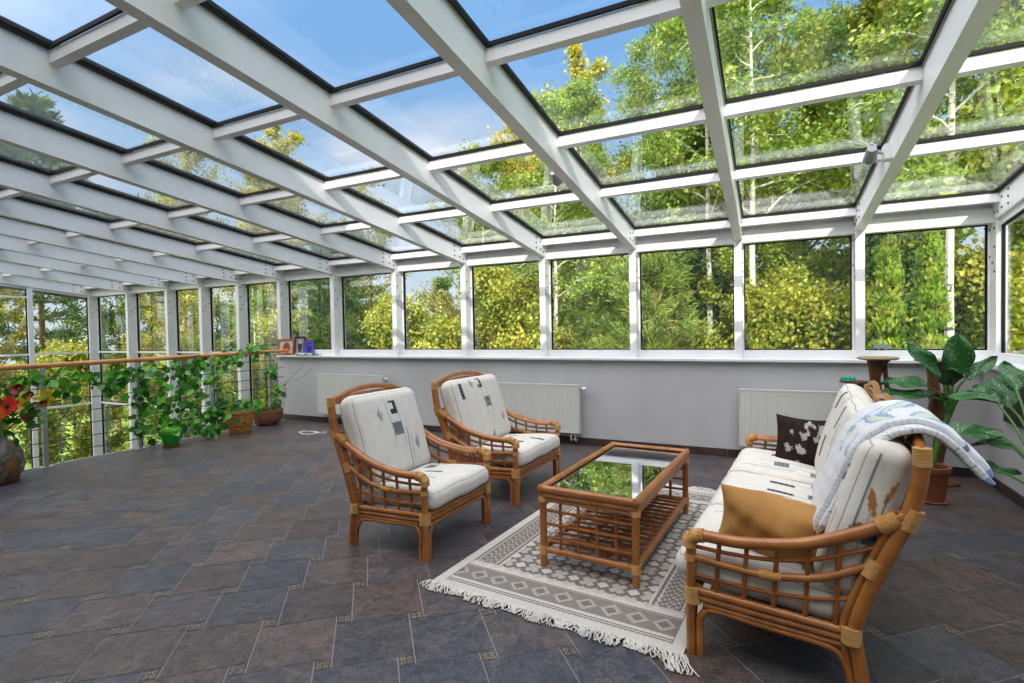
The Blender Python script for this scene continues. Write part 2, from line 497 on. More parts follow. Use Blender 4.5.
# beam cap strips outside
for xc in edges:
    b = MB(); slope_box(b, xc-PW-.01, xc+PW+.01, YH, .26, .24, .262)
    struct(b.build('trim_cap', M['gasket']))

# right glazed wall above the parapet
ry = [.02]
y = -1.03
while y > YH: ry.append(y); y -= 1.05
ry.append(YH)
for k in range(len(ry)-1):
    ya, yb = ry[k+1]+.04, ry[k]-.0
    if k: 
        struct(MB().hexa([(x, yy, z) for (t) in (0, 1) for yy in (yb-.035, yb+.035) for x in (.965, 1.035) for z in [1.045 if t == 0 else rz(yy, 0)]]).build('wall_column', M['white']))
        yb = yb-.035
    if k == len(ry)-2: ya = YH
    o = MB(); o.box(.975, 1.03, ya, yb, 1.045, 1.12)
    o.hexa([(x, yy, rz(yy, off)) for off in (-.06, 0) for yy in (ya, yb) for x in (.985, 1.03)])
    o = struct(o.build('window_%d' % wn, M['white'])); wn += 1
    gk = MB()
    gk.box(.995, 1.02, ya, ya+.014, 1.12, rz(ya, -.06)); gk.box(.995, 1.02, yb-.014, yb, 1.12, rz(yb, -.06))
    gk.hexa([(x, yy, rz(yy, off)) for off in (-.075, -.06) for yy in (ya, yb) for x in (.995, 1.02)])
    gk.build('gasket', M['gasket'], o)
    MB().hexa([(x, yy, z) for t in (0, 1) for yy in (ya+.005, yb-.005) for x in (1.005, 1.011) for z in [1.11 if t == 0 else rz(yy, -.062)]]).build('glass_pane', M['glass'], o)

# left glazed wall beyond the stairwell
ly = [.02, -.96, -1.97, -2.97, -4.02, -5.07, -6.12, YH]
for k in range(len(ly)-1):
    ya, yb = ly[k+1], ly[k]
    if k:
        struct(MB().hexa([(x, yy, z) for t in (0, 1) for yy in (yb-.04, yb+.04) for x in (-14.0, -13.90) for z in [-1.95 if t == 0 else rz(yy, 0)]]).build('wall_column', M['white']))
        yb -= .04
    if k < len(ly)-2: ya += .04
    bars = [-.02, 1.08] + ([2.21] if k > 0 else [])
    b = MB(); b.box(-13.99, -13.92, ya, yb, -1.95, -1.89)
    for zb in bars: b.box(-13.985, -13.925, ya, yb, zb-.018, zb+.018)
    b.hexa([(x, yy, rz(yy, off)) for off in (-.05, 0) for yy in (ya, yb) for x in (-13.99, -13.92)])
    o = struct(b.build('window_%d' % wn, M['white'])); wn += 1
    gk = MB()
    gk.box(-13.965, -13.94, ya, ya+.015, -1.89, rz(ya, -.05)); gk.box(-13.965, -13.94, yb-.015, yb, -1.89, rz(yb, -.05))
    gk.hexa([(x, yy, rz(yy, off)) for off in (-.065, -.05) for yy in (ya, yb) for x in (-13.965, -14.24)])
    gk.build('gasket', M['gasket'], o)
    MB().hexa([(x, yy, z) for t in (0, 1) for yy in (ya+.005, yb-.005) for x in (-13.956, -13.95) for z in [-1.9 if t == 0 else rz(yy, -.052)]]).build('glass_pane', M['glass'], o)

# ------------------------------------------------------------------ railing along the stairwell
XRL = -7.87
rail = empty('stair_railing', (XRL, -2.7, 0))
tag(rail, 'steel wire railing with wooden handrail along the edge of the tiled floor', 'railing')
def rl(pts): return [(p[0]-XRL, p[1]+2.7, p[2]) for p in pts]
b = MB(); b.tube(rl([(XRL, .04, 1.125), (XRL, -3.4, 1.10), (XRL, -7.3, 1.09)]), .028, 12)
b.build('handrail', M['handrail'], rail)
for y in (-.35, -1.30, -2.25, -3.19, -4.13, -5.07, -6.0, -6.95):
    b = MB(); b.box(-.02, .02, y+2.7-.02, y+2.7+.02, .008, 1.08); b.box(-.06, .06, y+2.7-.06, y+2.7+.06, 0, .008)
    b.tube([(0, y+2.7, 1.07), (0, y+2.7, 1.10)], .01, 8)
    b.build('baluster_post', M['steel'], rail)
for z in (.13, .27, .42, .565, .71, .855, .985):
    MB().tube(rl([(XRL+.012, -.10, z), (XRL+.012, -7.3, z)]), .0055, 6).build('wire', M['wire'], rail)

# ------------------------------------------------------------------ radiators on the back wall
def radiator(x0, x1, z0, z1, label, valve=True):
    t = empty('radiator', (x0, -.11, 0)); tag(t, label, 'radiator', 'panel radiators on the back wall')
    w = x1-x0; b = MB()
    n = int(w/.0333)
    # ribbed front panel
    xs = []; ys = []
    for k in range(n):
        xa = k*w/n; d = w/n
        for f, yy in ((0, -.008), (.30, -.008), (.42, .004), (.58, .004), (.70, -.008)):
            xs.append(xa+f*d); ys.append(yy)
    xs.append(w); ys.append(-.008)
    vs = []; fs = []
    rowz = (z0, z0+.03, z0+.045, z1-.055, z1-.04, z1)
    for r, z in enumerate(rowz):
        for xx, yy in zip(xs, ys):
            vs.append((xx, yy if r in (2, 3) else -.008, z))
    nn = len(xs)
    for r in range(len(rowz)-1):
        for k in range(nn-1): fs.append((r*nn+k, r*nn+k+1, (r+1)*nn+k+1, (r+1)*nn+k))
    b.add(vs, fs)
    b.box(0, w, -.004, .004, z0, z1)
    b.build('front_panel', M['rad'], t, angle=30)
    s = MB(); s.box(-.006, 0, -.012, .07, z0+.01, z1+.006); s.box(w, w+.006, -.012, .07, z0+.01, z1+.006); s.box(0, w, .045, .055, z0, z1-.02)
    s.build('side_cover', M['rad'], t)
    g_ = MB()
    for k in range(int(w/.012)): g_.box(k*.012, k*.012+.007, -.006, .06, z1-.002, z1+.006)
    g_.box(0, w, -.012, -.004, z1-.004, z1+.008); g_.box(0, w, .056, .064, z1-.004, z1+.008)
    g_.build('top_grille', M['rad'], t)
    if valve:
        v = MB(); v.tube([(w+.006, .025, z1-.04), (w+.035, .025, z1-.04)], .011, 10, 1); v.tube([(w+.035, .025, z1-.04), (w+.05, .025, z1-.04), (w+.085, .025, z1-.04), (w+.09, .025, z1-.04)], [.014, .022, .020, .012], 12)
        v.build('valve', [M['valve'], M['steel']], t)
    p = MB(); p.tube([(w-.06, .025, z0), (w-.06, .025, .06), (w-.06, .09, .06)], .009, 8, smooth=4); p.tube([(w-.11, .025, z0), (w-.11, .025, .06), (w-.11, .09, .06)], .009, 8, smooth=4)
    p.build('pipe', M['rad'], t)
    return t
radiator(-7.09, -5.83, .16, .765, 'white panel radiator behind the armchair nearest the railing')
radiator(-4.15, -2.86, .15, .72, 'white panel radiator under the sill behind the armchair nearest the back wall')
radiator(-1.11, .05, .15, .735, 'white panel radiator behind the sofa and the dark brown cushion', valve=False)

# ------------------------------------------------------------------ rattan seating
POST = [(-.62, 0), (-.603, .12), (-.585, .25), (-.60, .33), (-.64, .45), (-.70, .60), (-.752, .73), (-.778, .85), (-.785, .955)]
ARM = [(0, .508), (-.06, .516), (-.2, .515), (-.41, .55), (-.57, .615), (-.69, .68), (-.748, .72)]
LOW = [(-.01, .42), (-.16, .404), (-.30, .402), (-.47, .432), (-.61, .50), (-.655, .515)]
def interp(path, x):
    p = sorted(path)
    for a, b in zip(p, p[1:]):
        if a[0] <= x <= b[0]: return a[1]+(b[1]-a[1])*(x-a[0])/(b[0]-a[0])
    return p[-1][1] if x > p[-1][0] else p[0][1]
def post_x(z):
    for a, b in zip(POST, POST[1:]):
        if a[1] <= z <= b[1]: return a[0]+(b[0]-a[0])*(z-a[1])/(b[1]-a[1])
    return POST[-1][0]
def wrap(parent, pts, r, n=10):
    """a cane binding: ridged sleeve"""
    P = [np.array(p, float) for p in pts]
    L = sum(np.linalg.norm(b-a) for a, b in zip(P, P[1:]))
    k = max(3, int(L/.005)); out = []; R = []
    for i in range(2*k+1):
        t = i/(2*k)*(len(P)-1); j = min(int(t), len(P)-2); f = t-j
        out.append(P[j]*(1-f)+P[j+1]*f); R.append(r*(.97 if i % 2 else 1.05))
    return MB().tube(out, R, 12).build('binding', M['bind'], parent)

def rbox(a, b, c, r, na, nb, nc):
    """rounded box half sizes a,b,c as grid faces -> verts, quads, and per-vertex flat coords"""
    V = []; F = []
    def face(ax, sgn, n1, n2):
        s = len(V)
        o = [i for i in range(3) if i != ax]
        H = (a, b, c)
        for i in range(n1+1):
            for j in range(n2+1):
                p = [0, 0, 0]; p[ax] = sgn*H[ax]; p[o[0]] = H[o[0]]*(2*i/n1-1); p[o[1]] = H[o[1]]*(2*j/n2-1)
                V.append(p)
        for i in range(n1):
            for j in range(n2):
                q = [s+i*(n2+1)+j, s+(i+1)*(n2+1)+j, s+(i+1)*(n2+1)+j+1, s+i*(n2+1)+j+1]
                flip = (sgn > 0) if ax != 1 else (sgn < 0)
                F.append(q if flip else q[::-1])
    NN = (na, nb, nc)
    for ax in range(3):
        o = [i for i in range(3) if i != ax]
        for sgn in (-1, 1): face(ax, sgn, NN[o[0]], NN[o[1]])
    V = np.array(V, float); H = np.array([a, b, c])
    # merge seam vertices
    key = np.round(V/1e-6).astype(np.int64)
    _, idx, inv = np.unique(key, axis=0, return_index=True, return_inverse=True)
    V = V[idx]; F = inv.ravel()[np.array(F)]
    q = np.clip(V, -(H-r), H-r); d = V-q; l = np.linalg.norm(d, axis=1, keepdims=True)
    W = np.where(l > 1e-9, q+r*d/np.maximum(l, 1e-9), V)
    return W, F, V

CREAM = np.array(lin('#d8d3ca')); CHAR = np.array(lin('#2b3136')); GREY = np.array(lin('#7c8486')); MID = np.array(lin('#4f5a60')); PALE = np.array(lin('#a9adaf'))
def paint(C, mask, col, k=1.0):
    C[mask] = C[mask]*(1-k)+np.array(col)*k
def print_fabric(x, y, w, h, seed, hero=None):
    """x across, y from the top down, metres"""
    C = np.tile(CREAM, (len(x), 1)); r = np.random.RandomState(seed)
    # woven pinstripe bands
    paint(C, (np.sin(x*2*PI/.09+seed) > .95), CREAM*.93)
    items = hero or []
    if hero is None:
        for k in range(5):
            cx, cy = r.uniform(.08, .92)*w, r.uniform(.08, .92)*h
            items.append((r.choice(['dark', 'hatch', 'dia', 'line', 'bar']), cx, cy))
    for kind, cx, cy in items:
        dx, dy = x-cx, y-cy
        if kind == 'dark':
            paint(C, (abs(dx) < .034) & (abs(dy) < .05) & ~((dx < .0) & (abs(dy+.01) < .026)), CHAR)
        elif kind == 'hatch':
            paint(C, (abs(dx) < .045) & (abs(dy) < .045), GREY); paint(C, (abs(dx) < .045) & (abs(dy) < .045) & (np.sin(dy*2*PI/.014) > .3), MID)
            paint(C, (abs(abs(dx)-.05) < .003) & (abs(dy+.04) < .16), PALE)
        elif kind == 'dia':
            paint(C, (abs(dx)/.028+abs(dy)/.055 < 1), GREY*1.2); paint(C, (abs(dx)/.028+abs(dy)/.055 < 1) & (dx > dy*.3), PALE)
        elif kind == 'line':
            paint(C, (abs(dx) < .0035) & (abs(dy) < .16), MID); paint(C, (abs(dx-.035) < .003) & (abs(dy) < .1), PALE)
        elif kind == 'bar':
            paint(C, (abs(dx) < .022) & (abs(dy) < .07), MID); paint(C, (abs(dx) < .022) & (abs(dy) < .07) & (np.sin(dy*2*PI/.03) > .2), CHAR)
        elif kind == 'rust':
            paint(C, ((dx+.028-.25*dy)/.014)**2+((dy+.05)/.045)**2 < 1, lin('#b5814f')); paint(C, ((dx-.012+.35*dy)/.014)**2+((dy-.01)/.05)**2 < 1, lin('#a9703f'))
            paint(C, ((dx/.05)**2+((dy-.13)/.04)**2 < 1), MID)
    return C

def cushion(name, parent, a, b, c, r, mtx, seed, hero=None, puff=.03, side_hero=None, mat_='fabric', bend=None):
    """half sizes: a across, b down, c thickness; +z local is the printed face"""
    na, nb, nc = int(2*a/.0075), int(2*b/.0075), 24
    W, F, V = rbox(a, b, c, r, na, nb, nc)
    u, v = V[:, 0]/a, V[:, 1]/b
    W[:, 2] += np.sign(W[:, 2])*np.where(abs(V[:, 2]) > c-1e-6, puff*(1-u**2)*(1-v**2), 0)
    C = print_fabric(V[:, 0]+a, b-V[:, 1], 2*a, 2*b, seed, hero)
    side = abs(V[:, 2]) < c-1e-6
    Cs = print_fabric((V[:, 2]+c), (b-V[:, 1]), 2*c, 2*b, seed+5, side_hero or [])
    C[side & (abs(u) > .999)] = Cs[side & (abs(u) > .999)]
    # dark piping seam around the printed face
    edge = (abs(V[:, 2]-c) < 1e-6) & ((abs(abs(u)-1) < .010) | (abs(abs(v)-1) < .010))
    C[edge] = C[edge]*.35
    W += .004*np.sin(W[:, [1, 2, 0]]*19+seed)
    if bend is not None: W = bend(W)
    Mn = np.array(mtx)
    W = W @ Mn[:3, :3].T + Mn[:3, 3]
    return mesh_np(name, W, F, M[mat_], parent, C, smooth=True)

def basis(ex, ey, ez, o):
    m = Matrix.Identity(4)
    for i, e in enumerate((ex, ey, ez)):
        for k in range(3): m[k][i] = e[k]
    for k in range(3): m[k][3] = o[k]
    return m

def rattan_seat(name, loc, rzv, W, nseat, label, cat, group, heroes, seeds):
    t = empty(name, loc, rzv); tag(t, label, cat, group)
    R, D = M['rattan'], M['rattan_dark']
    for s in (-1, 1):
        y = s*W/2; yi = y-s*.036
        # front leg: bundle of three canes, the main one running up to the arm
        b = MB(); b.tube([(0, y, 0), (0, y, .25), (-.004, y, .40), (0, y, .492)], [.020, .020, .021, .022], 10, smooth=4)
        b.tube([(-.036, y, 0), (-.036, y, .12), (-.037, y, .16), (-.06, y, .195)], .016, 10, smooth=4)
        b.tube([(-.002, yi, 0), (-.002, yi, .12), (-.002, yi-s*.002, .16), (-.002, yi-s*.025, .197)], .016, 10, smooth=4)
        leg = b.build('front_leg', R, t)
        wrap(leg, [(-.008, y-s*.008, .222), (-.008, y-s*.008, .292)], .034)
        wrap(leg, [(0, y, .405), (0, y, .43)], .024)
        wrap(leg, [(0.004, y, .462), (0.002, y, .495), (-.03, y, .514), (-.055, y, .516)], .029)
        # back post
        b = MB(); b.tube([(p[0], y, p[1]) for p in POST], [.024, .025, .026, .027, .028, .028, .028, .027, .025], 12, smooth=4)
        b.tube([(p[0]+.037, y, p[1]) for p in POST[:7]], .014, 10, smooth=4)
        po = b.build('back_post', R, t)
        wrap(po, [(POST[-1][0], y, .90), (POST[-1][0], y, .962)], .028)
        wrap(po, [(-.735, y, .67), (-.765, y, .745)], .031)
        wrap(po, [(-.575, y, .215), (-.575, y, .275)], .035)
        wrap(po, [(-.63, y, .475), (-.655, y, .535)], .030)
        # arm rest: thick cane with a thinner one alongside
        b = MB(); b.tube([(p[0], y, p[1]) for p in ARM], .0245, 12, smooth=5)
        b.tube([(p[0], y-s*.03, p[1]-.004) for p in ARM[1:]], .014, 10, smooth=5)
        arm = b.build('armrest', R, t)
        wrap(arm, [(-.66, y, .662), (-.72, y, .70)], .032)
        # lattice below the arm
        b = MB(); b.tube([(p[0], y, p[1]) for p in LOW], .016, 10, smooth=5)
        mid = lambda f: [(x, y, f*interp(ARM, x)+(1-f)*interp(LOW, x)) for x in (-.01, -.15, -.3, -.45, -.58, -.66)]
        b.tube(mid(.5), .009, 8, 1, smooth=4)
        lo2 = lambda f: [(x, y, f*interp(LOW, x)+(1-f)*.262) for x in (-.01, -.15, -.3, -.45, -.58)]
        b.tube(lo2(.52), .009, 8, 1, smooth=4)
        for x in (-.105, -.21, -.32, -.43, -.53):
            b.tube([(x+.004, y, .262), (x-.004, y, interp(LOW, x)), (x-.012, y, interp(ARM, x)-.01)], .0095, 8, 1)
        lat = b.build('arm_lattice', [R, D], t)
        wrap(lat, [(-.265, y, .402), (-.345, y, .405)], .0195)
        # side rails and bracket
        b = MB()
        b.tube([(0, y, .278), (-.585, y, .25)], .018, 10); b.tube([(0, y, .249), (-.585, y, .222)], .0155, 10)
        b.tube([(-.05, y, .222), (-.57, y, .196)], .0125, 10)
        b.tube([(-.055, y, .188), (-.10, y, .206), (-.3, y, .192), (-.50, y, .178), (-.555, y, .13), (-.583, y, .02)], .013, 10, smooth=5)
        b.build('side_rail', R, t)
    # front and rear rails
    h = W/2
    b = MB(); b.tube([(0, -h, .272), (0, h, .272)], .018, 10); b.tube([(0, -h, .243), (0, h, .243)], .0155, 10)
    b.tube([(-.002, -h+.05, .193), (-.002, -h+.09, .21), (-.002, 0, .213), (-.002, h-.09, .21), (-.002, h-.05, .193)], .0135, 10, smooth=5)
    b.build('front_rail', R, t)
    b = MB(); b.tube([(-.59, -h, .25), (-.59, h, .25)], .018, 10); b.tube([(-.59, -h, .215), (-.59, h, .215)], .015, 10)
    b.build('rear_rail', R, t)
    # seat slats
    b = MB()
    n = int(W/.1)
    for k in range(1, n): b.tube([(-.01, -h+k*W/n, .278), (-.58, -h+k*W/n, .262)], .009, 6)
    b.build('seat_slats', D, t)
    # back: one bowed top per seat, uprights behind the cushions
    sw = W/nseat
    for k in range(nseat):
        y0 = -h+k*sw; y1 = y0+sw
        b = MB()
        for q, (rise, rr, dx) in enumerate(((.058, .018, 0), (.03, .013, .004), (.006, .012, .006))):
            zb = .945-.014*q
            b.tube([(-.785+dx, y0+.0, zb), (-.785+dx, y0+.06*sw, zb+.006), (-.79+dx, y0+.25*sw, zb+.75*rise), (-.792+dx, y0+.5*sw, zb+rise), (-.79+dx, y0+.75*sw, zb+.75*rise), (-.785+dx, y1-.06*sw, zb+.006), (-.785+dx, y1, zb)], rr, 10, smooth=5)
        b.build('back_bow', R, t)
        b = MB()
        for f in (.2, .4, .6, .8):
            yy = y0+f*sw
            b.tube([(-.59, yy, .25), (-.655, yy, .45), (-.74, yy, .70), (-.787, yy, .945)], .009, 8, smooth=3)
        for z in (.5, .72): b.tube([(post_x(z)-.0, y0, z), (post_x(z), y1, z)], .009, 8)
        b.build('back_lattice', D, t)
        if k:
            b = MB(); b.tube([(p[0], y0, p[1]) for p in POST[2:]], .018, 10, smooth=4)
            p_ = b.build('back_post', R, t)
            wrap(p_, [(POST[-1][0], y0, .915), (POST[-1][0], y0, .968)], .028)
    # cushions
    for k in range(nseat):
        yc = -h+(k+.5)*sw
        ha = (sw-(.045 if nseat == 1 else .02))/2
        seat_in = .0 if nseat == 1 else .0
        th_ = .062
        ang = math.radians(5)
        ex = (0, 1, 0); ey = (-math.cos(ang), 0, -math.sin(ang)); ez = (-math.sin(ang)*1, 0, math.cos(ang))
        def seat_bend(Wv):
            f = np.clip((-Wv[:, 1]-.20)/.12, 0, 1)
            Wv[:, 2] -= .02*f*f
            return Wv
        cs = cushion('seat_cushion', t, ha, .305 if nseat == 1 else .325, th_ if nseat == 1 else .070, .05 if nseat == 1 else .068, basis(ex, ey, ez, (-.255 if nseat == 1 else -.246, yc, .345)), seeds[k], heroes[k][0], .022 if nseat == 1 else .036, bend=seat_bend)
        lean = math.atan2(.19, .60)
        up = (-math.sin(lean), 0, math.cos(lean)); fwd = (math.cos(lean), 0, math.sin(lean))
        # across axis: viewer facing the seat sees +x on the right -> local -y .. +y
        cb_ = cushion('back_cushion', t, ha, .31, .085, .07, basis((0, 1, 0), up, fwd, (-.618, yc, .662)), seeds[k]+11, heroes[k][1], .03, side_hero=heroes[k][2])
    return t

H1 = ([('bar', .36, .34), ('line', .22, .3), ('hatch', .52, .2), ('dia', .12, .12)],
      [('dark', .345, .135), ('hatch', .335, .29), ('dia', .21, .17), ('dia', .52, .42), ('line', .42, .45)], [])
H2 = ([('bar', .30, .40), ('line', .2, .3), ('bar', .5, .5), ('dia', .6, .2)],
      [('bar', .10, .12), ('dia', .28, .06), ('dark', .40, .07), ('hatch', .44, .25), ('dia', .66, .42), ('dia', .42, .56)], [])
rattan_seat('armchair', (-2.70, -3.04, 0), math.radians(-2.6), .72, 1,
            'nearer of the two rattan armchairs, cream printed cushions, beside the near end of the rug', 'armchair', 'rattan armchairs', [H1], [3])
rattan_seat('armchair', (-2.63, -1.86, 0), math.radians(-2.0), .84, 1,
            'farther of the two rattan armchairs, cream printed cushions, in front of a radiator', 'armchair', 'rattan armchairs', [H2], [9])
S = [([('hatch', .3, .25), ('bar', .5, .35), ('line', .2, .4), ('hatch', .6, .12), ('dark', .12, .45)], [('line', .3, .3), ('rust', .35, .35), ('hatch', .15, .15), ('bar', .4, .1), ('bar', .62, .2), ('line', .64, .4)], [('rust', .075, .22), ('line', .04, .35), ('line', .11, .2)]),
     ([('hatch', .15, .1), ('bar', .45, .3), ('line', .5, .4), ('hatch', .6, .2), ('bar', .25, .3), ('hatch', .4, .12)], [('line', .2, .3), ('bar', .45, .2), ('line', .55, .35), ('bar', .1, .45), ('bar', .3, .12)], []),
     ([('hatch', .2, .12), ('bar', .35, .2), ('hatch', .5, .32), ('line', .6, .4), ('dark', .3, .35), ('hatch', .6, .1)], [('bar', .2, .25), ('line', .4, .2), ('bar', .55, .4), ('dark', .3, .1), ('bar', .1, .1), ('bar', .5, .08)], [])]
SW = 2.22
TS = math.radians(4.3)
sofa_d = np.array([math.sin(TS), math.cos(TS)])
sofa_c = np.array([-1.145, -3.66])+sofa_d*SW/2
rattan_seat('sofa', (sofa_c[0], sofa_c[1], 0), math.radians(175.7), SW, 3,
            'three-seat rattan sofa with cream printed cushions beside the rug', 'sofa', None, S[::-1], [21, 31, 41])
def sofa_pt(s, x, z):
    """s along the sofa from the near arm, x forward of the front legs, z up -> world"""
    p = np.array([-1.145, -3.66])+sofa_d*s+np.array([-math.cos(TS), math.sin(TS)])*x
    return (p[0], p[1], z)
SD = Vector((sofa_d[0], sofa_d[1], 0)); SF = Vector((-math.cos(TS), math.sin(TS), 0))

# throw pillows
def pillow(name, a, b, c, mtx, matname, colfun=None, n=60):
    V = []; F = []
    us = np.linspace(-1, 1, n+1)
    U, Vv = np.meshgrid(us, us, indexing='ij')
    prof = np.clip((1-abs(U)**2.8)*(1-abs(Vv)**2.8), 0, 1)**.6
    pin = 1-.11*(1-abs(U)**2)*(abs(Vv)**3); pin2 = 1-.10*(1-abs(Vv)**2)*(abs(U)**3)
    wr = .011*np.sin(6*U+3*Vv)*np.sin(5*Vv-2*U)+.004*np.sin(11*U*Vv+2)+.003*np.sin(15*U+9*Vv*U)
    X = a*U*pin2; Y = b*Vv*pin
    top = np.stack([X, Y, c*prof+wr*prof], -1).reshape(-1, 3); bot = np.stack([X, Y, -c*prof+wr*prof], -1).reshape(-1, 3)
    k = (n+1)*(n+1)
    i, j = np.meshgrid(np.arange(n), np.arange(n), indexing='ij'); i = i.ravel(); j = j.ravel()
    q = np.stack([i*(n+1)+j, (i+1)*(n+1)+j, (i+1)*(n+1)+j+1, i*(n+1)+j+1], -1)
    P = np.concatenate([top, bot]); Fq = np.concatenate([q, q[:, ::-1]+k])
    # weld the rim
    key = np.round(P/1e-5).astype(np.int64)
    _, idx, inv = np.unique(key, axis=0, return_index=True, return_inverse=True)
    C = None
    if colfun is not None:
        C = np.concatenate([colfun(U.ravel(), Vv.ravel()), colfun(U.ravel()*0+9, Vv.ravel())])[idx]
    P = P[idx]; Fq = inv.ravel()[Fq]
    Mn = np.array(mtx); P = P@Mn[:3, :3].T+Mn[:3, 3]
    return mesh_np(name, P, Fq, M[matname], None, C, smooth=True)
# tan pillow leaning on the near arm
up = (Vector((0, 0, 1))*.93-SD*.30+SF*.10).normalized()
ex = (-SF*.985+Vector((0, 0, -.14))).normalized(); ez = ex.cross(up).normalized(); up = ez.cross(ex)
tp = pillow('throw_pillow', .25, .155, .11, basis(ex, up, ez, sofa_pt(.20, -.325, .525)), 'tan')
tag(tp, 'plain tan pillow leaning on the near arm of the rattan sofa', 'pillow')
def brown_col(u, v):
    C = np.tile(np.array(lin('#2b1f1b')), (len(u), 1))
    n = np.sin(9*u+4*v+1)*np.sin(7*v-6*u)+.6*np.sin(17*u+11*v*u+2)*np.sin(13*v)+.35*np.sin(41*u-23*v)*np.sin(37*v+9*u)
    W_ = np.array(lin('#b4afb2'))
    zone = np.clip(1.15-((u-.15)/.62)**2-((v-.45)/.42)**2, 0, 1)+np.clip(1-((u+.15)/.6)**2-((v+.22)/.30)**2, 0, 1)+np.clip(1-((u+.1)/.4)**2-((v+.72)/.09)**2, 0, 1)
    k = np.clip((n+zone*1.1-1.05)*4, 0, .85)*(u < 5)*(zone > 0)
    return C*(1-k[:, None])+W_*k[:, None]
up = (Vector((0, 0, 1))*.95+SD*.28).normalized(); ex = (SF*-.97+Vector((0, 0, -.04))+SD*-.05).normalized()
ez = ex.cross(up).normalized(); up = ez.cross(ex)
if ez.dot(SD) > 0: ez = -ez
bpil = pillow('throw_pillow', .20, .19, .075, basis(ex, up, ez, sofa_pt(SW-.31, -.395, .56)), 'brown', brown_col, 90)
tag(bpil, 'dark brown pillow with pale patches at the far end of the rattan sofa', 'pillow')

# folded quilt over the sofa back
def quilt():
    path = [(-.47, .57), (-.515, .67), (-.555, .77), (-.60, .87), (-.655, .945), (-.73, .998), (-.81, 1.008), (-.875, .97), (-.925, .915), (-.965, .87), (-.99, .845)]
    P, _ = catmull([np.array(p) for p in path], [1]*len(path), 18)
    P = np.array(P); n = len(P)
    T = np.gradient(P, axis=0); T /= np.linalg.norm(T, axis=1, keepdims=True)
    Nn = np.stack([T[:, 1], -T[:, 0]], -1)*-1
    Nn = np.where((Nn[:, 1:2] < 0) & (np.arange(n)[:, None] > 45), -Nn, Nn)
    Nn = np.stack([T[:, 1], -T[:, 0]], -1)
    L = np.concatenate([[0], np.cumsum(np.linalg.norm(np.diff(P, axis=0), axis=1))])
    Vs = []; Fs = []; Cs = []
    m = 168
    for layer, (s0, s1, off, th_) in enumerate(((.10, .64, .024, .014), (.055, .58, .0, .013))):
        base = sum(len(a) for a in Vs)
        ring = []
        for k in range(m):
            q = 2*PI*k/m; cx, cy = math.cos(q), math.sin(q)
            ring.append((np.sign(cx)*abs(cx)**.55, np.sign(cy)*abs(cy)**.55))
        ring = np.array(ring)
        W_ = np.zeros((n, m, 3)); C = np.zeros((n, m, 3))
        for i in range(n):
            f = L[i]/L[-1]
            taper = 1-.45*max(0, (f-.62)/.38)**1.5
            sn = s0+.02*math.sin(3*f+layer)+.05*max(0, f-.6); sf = sn+(s1-s0)*taper+ .03*math.sin(5*f)
            mid, half = (sn+sf)/2, (sf-sn)/2
            bul = 1+.9*(abs(ring[:, 0])**6)
            s = mid+half*ring[:, 0]; d = off+th_*ring[:, 1]*bul + .004*np.sin(s*23+f*9)+.0012*np.sin(f*75+s*11)
            # far side sits in the valley between cushions, tail sags
            d = d-.02*((s-.35)**2)
            endt = min(1, min(f, 1-f)*22)**.5
            px = P[i, 0]+Nn[i, 0]*d*1.0; pz = P[i, 1]+Nn[i, 1]*d
            px = P[i, 0]+(px-P[i, 0])*(.35+.65*endt) ; pz = P[i, 1]+(pz-P[i, 1])*(.35+.65*endt)
            o = np.array([sofa_pt(a, b_, c_) for a, b_, c_ in zip(s, px, pz)])
            W_[i] = o
            base_c = np.array(lin('#d9dadd'))
            c = np.tile(base_c, (m, 1)); u = s; w = np.full(m, L[i])
            blue = np.array(lin('#8ba3c6')); green = np.array(lin('#c6cdb8')); navy = np.array(lin('#6c7b9a'))
            if layer == 0:
                for (cu, cw, ru, rw, rot) in ((.44, .40, .15, .035, .9), (.30, .48, .13, .032, -.3), (.46, .55, .17, .036, .35), (.27, .62, .12, .038, .5), (.50, .70, .10, .035, -.3), (.20, .36, .09, .022, .5)):
                    du, dw = u-cu, w-cw
                    a = du*math.cos(rot)+dw*math.sin(rot); b_ = -du*math.sin(rot)+dw*math.cos(rot)
                    ins = abs(b_) < rw*(1-(a/ru)**2)
                    c[ins] = green; ins2 = ins & ((abs(b_) > rw*(1-(a/ru)**2)-.009) | (b_ > rw*.35)); c[ins2] = blue
                vein = (np.sin(u*70+w*25) > .97) & (w > .7); c[vein] = navy
                cr_ = (np.sin(w*330+np.sin(u*70)*3) > .80) & (u < s0+.09) & (w < .6); c[cr_] = c[cr_]*.80
            else:
                cr_ = (np.sin(w*350+np.sin(u*60)*3) > .80) & (u < s0+.12); c[cr_] = c[cr_]*.82
                bl = (np.sin(w*90+u*140) > .985); c[bl] = navy
                if f < .045: c[:] = np.array(lin('#a98d74'))
            if f > .965: c[:] = blue*.9
            C[i] = c
        V_ = W_.reshape(-1, 3)
        ii, kk = np.meshgrid(np.arange(n-1), np.arange(m), indexing='ij'); ii = ii.ravel(); kk = kk.ravel(); k2 = (kk+1) % m
        F_ = np.stack([ii*m+kk, ii*m+k2, (ii+1)*m+k2, (ii+1)*m+kk], -1)+base
        caps = []
        for i0 in (0, n-1):
            for k in range(m//2-1): caps.append([i0*m+k, i0*m+k+1, i0*m+m-2-k, i0*m+m-1-k] if i0 else [i0*m+m-1-k, i0*m+m-2-k, i0*m+k+1, i0*m+k])
        Vs.append(V_); Cs.append(C.reshape(-1, 3)); Fs.append(F_); Fs.append(np.array(caps)+base)
    return mesh_np('folded_quilt', np.concatenate(Vs), np.concatenate(Fs), M['quilt'], None, np.concatenate(Cs), smooth=True)
tag(quilt(), 'white quilt with blue leaf print folded over the back of the sofa', 'quilt')

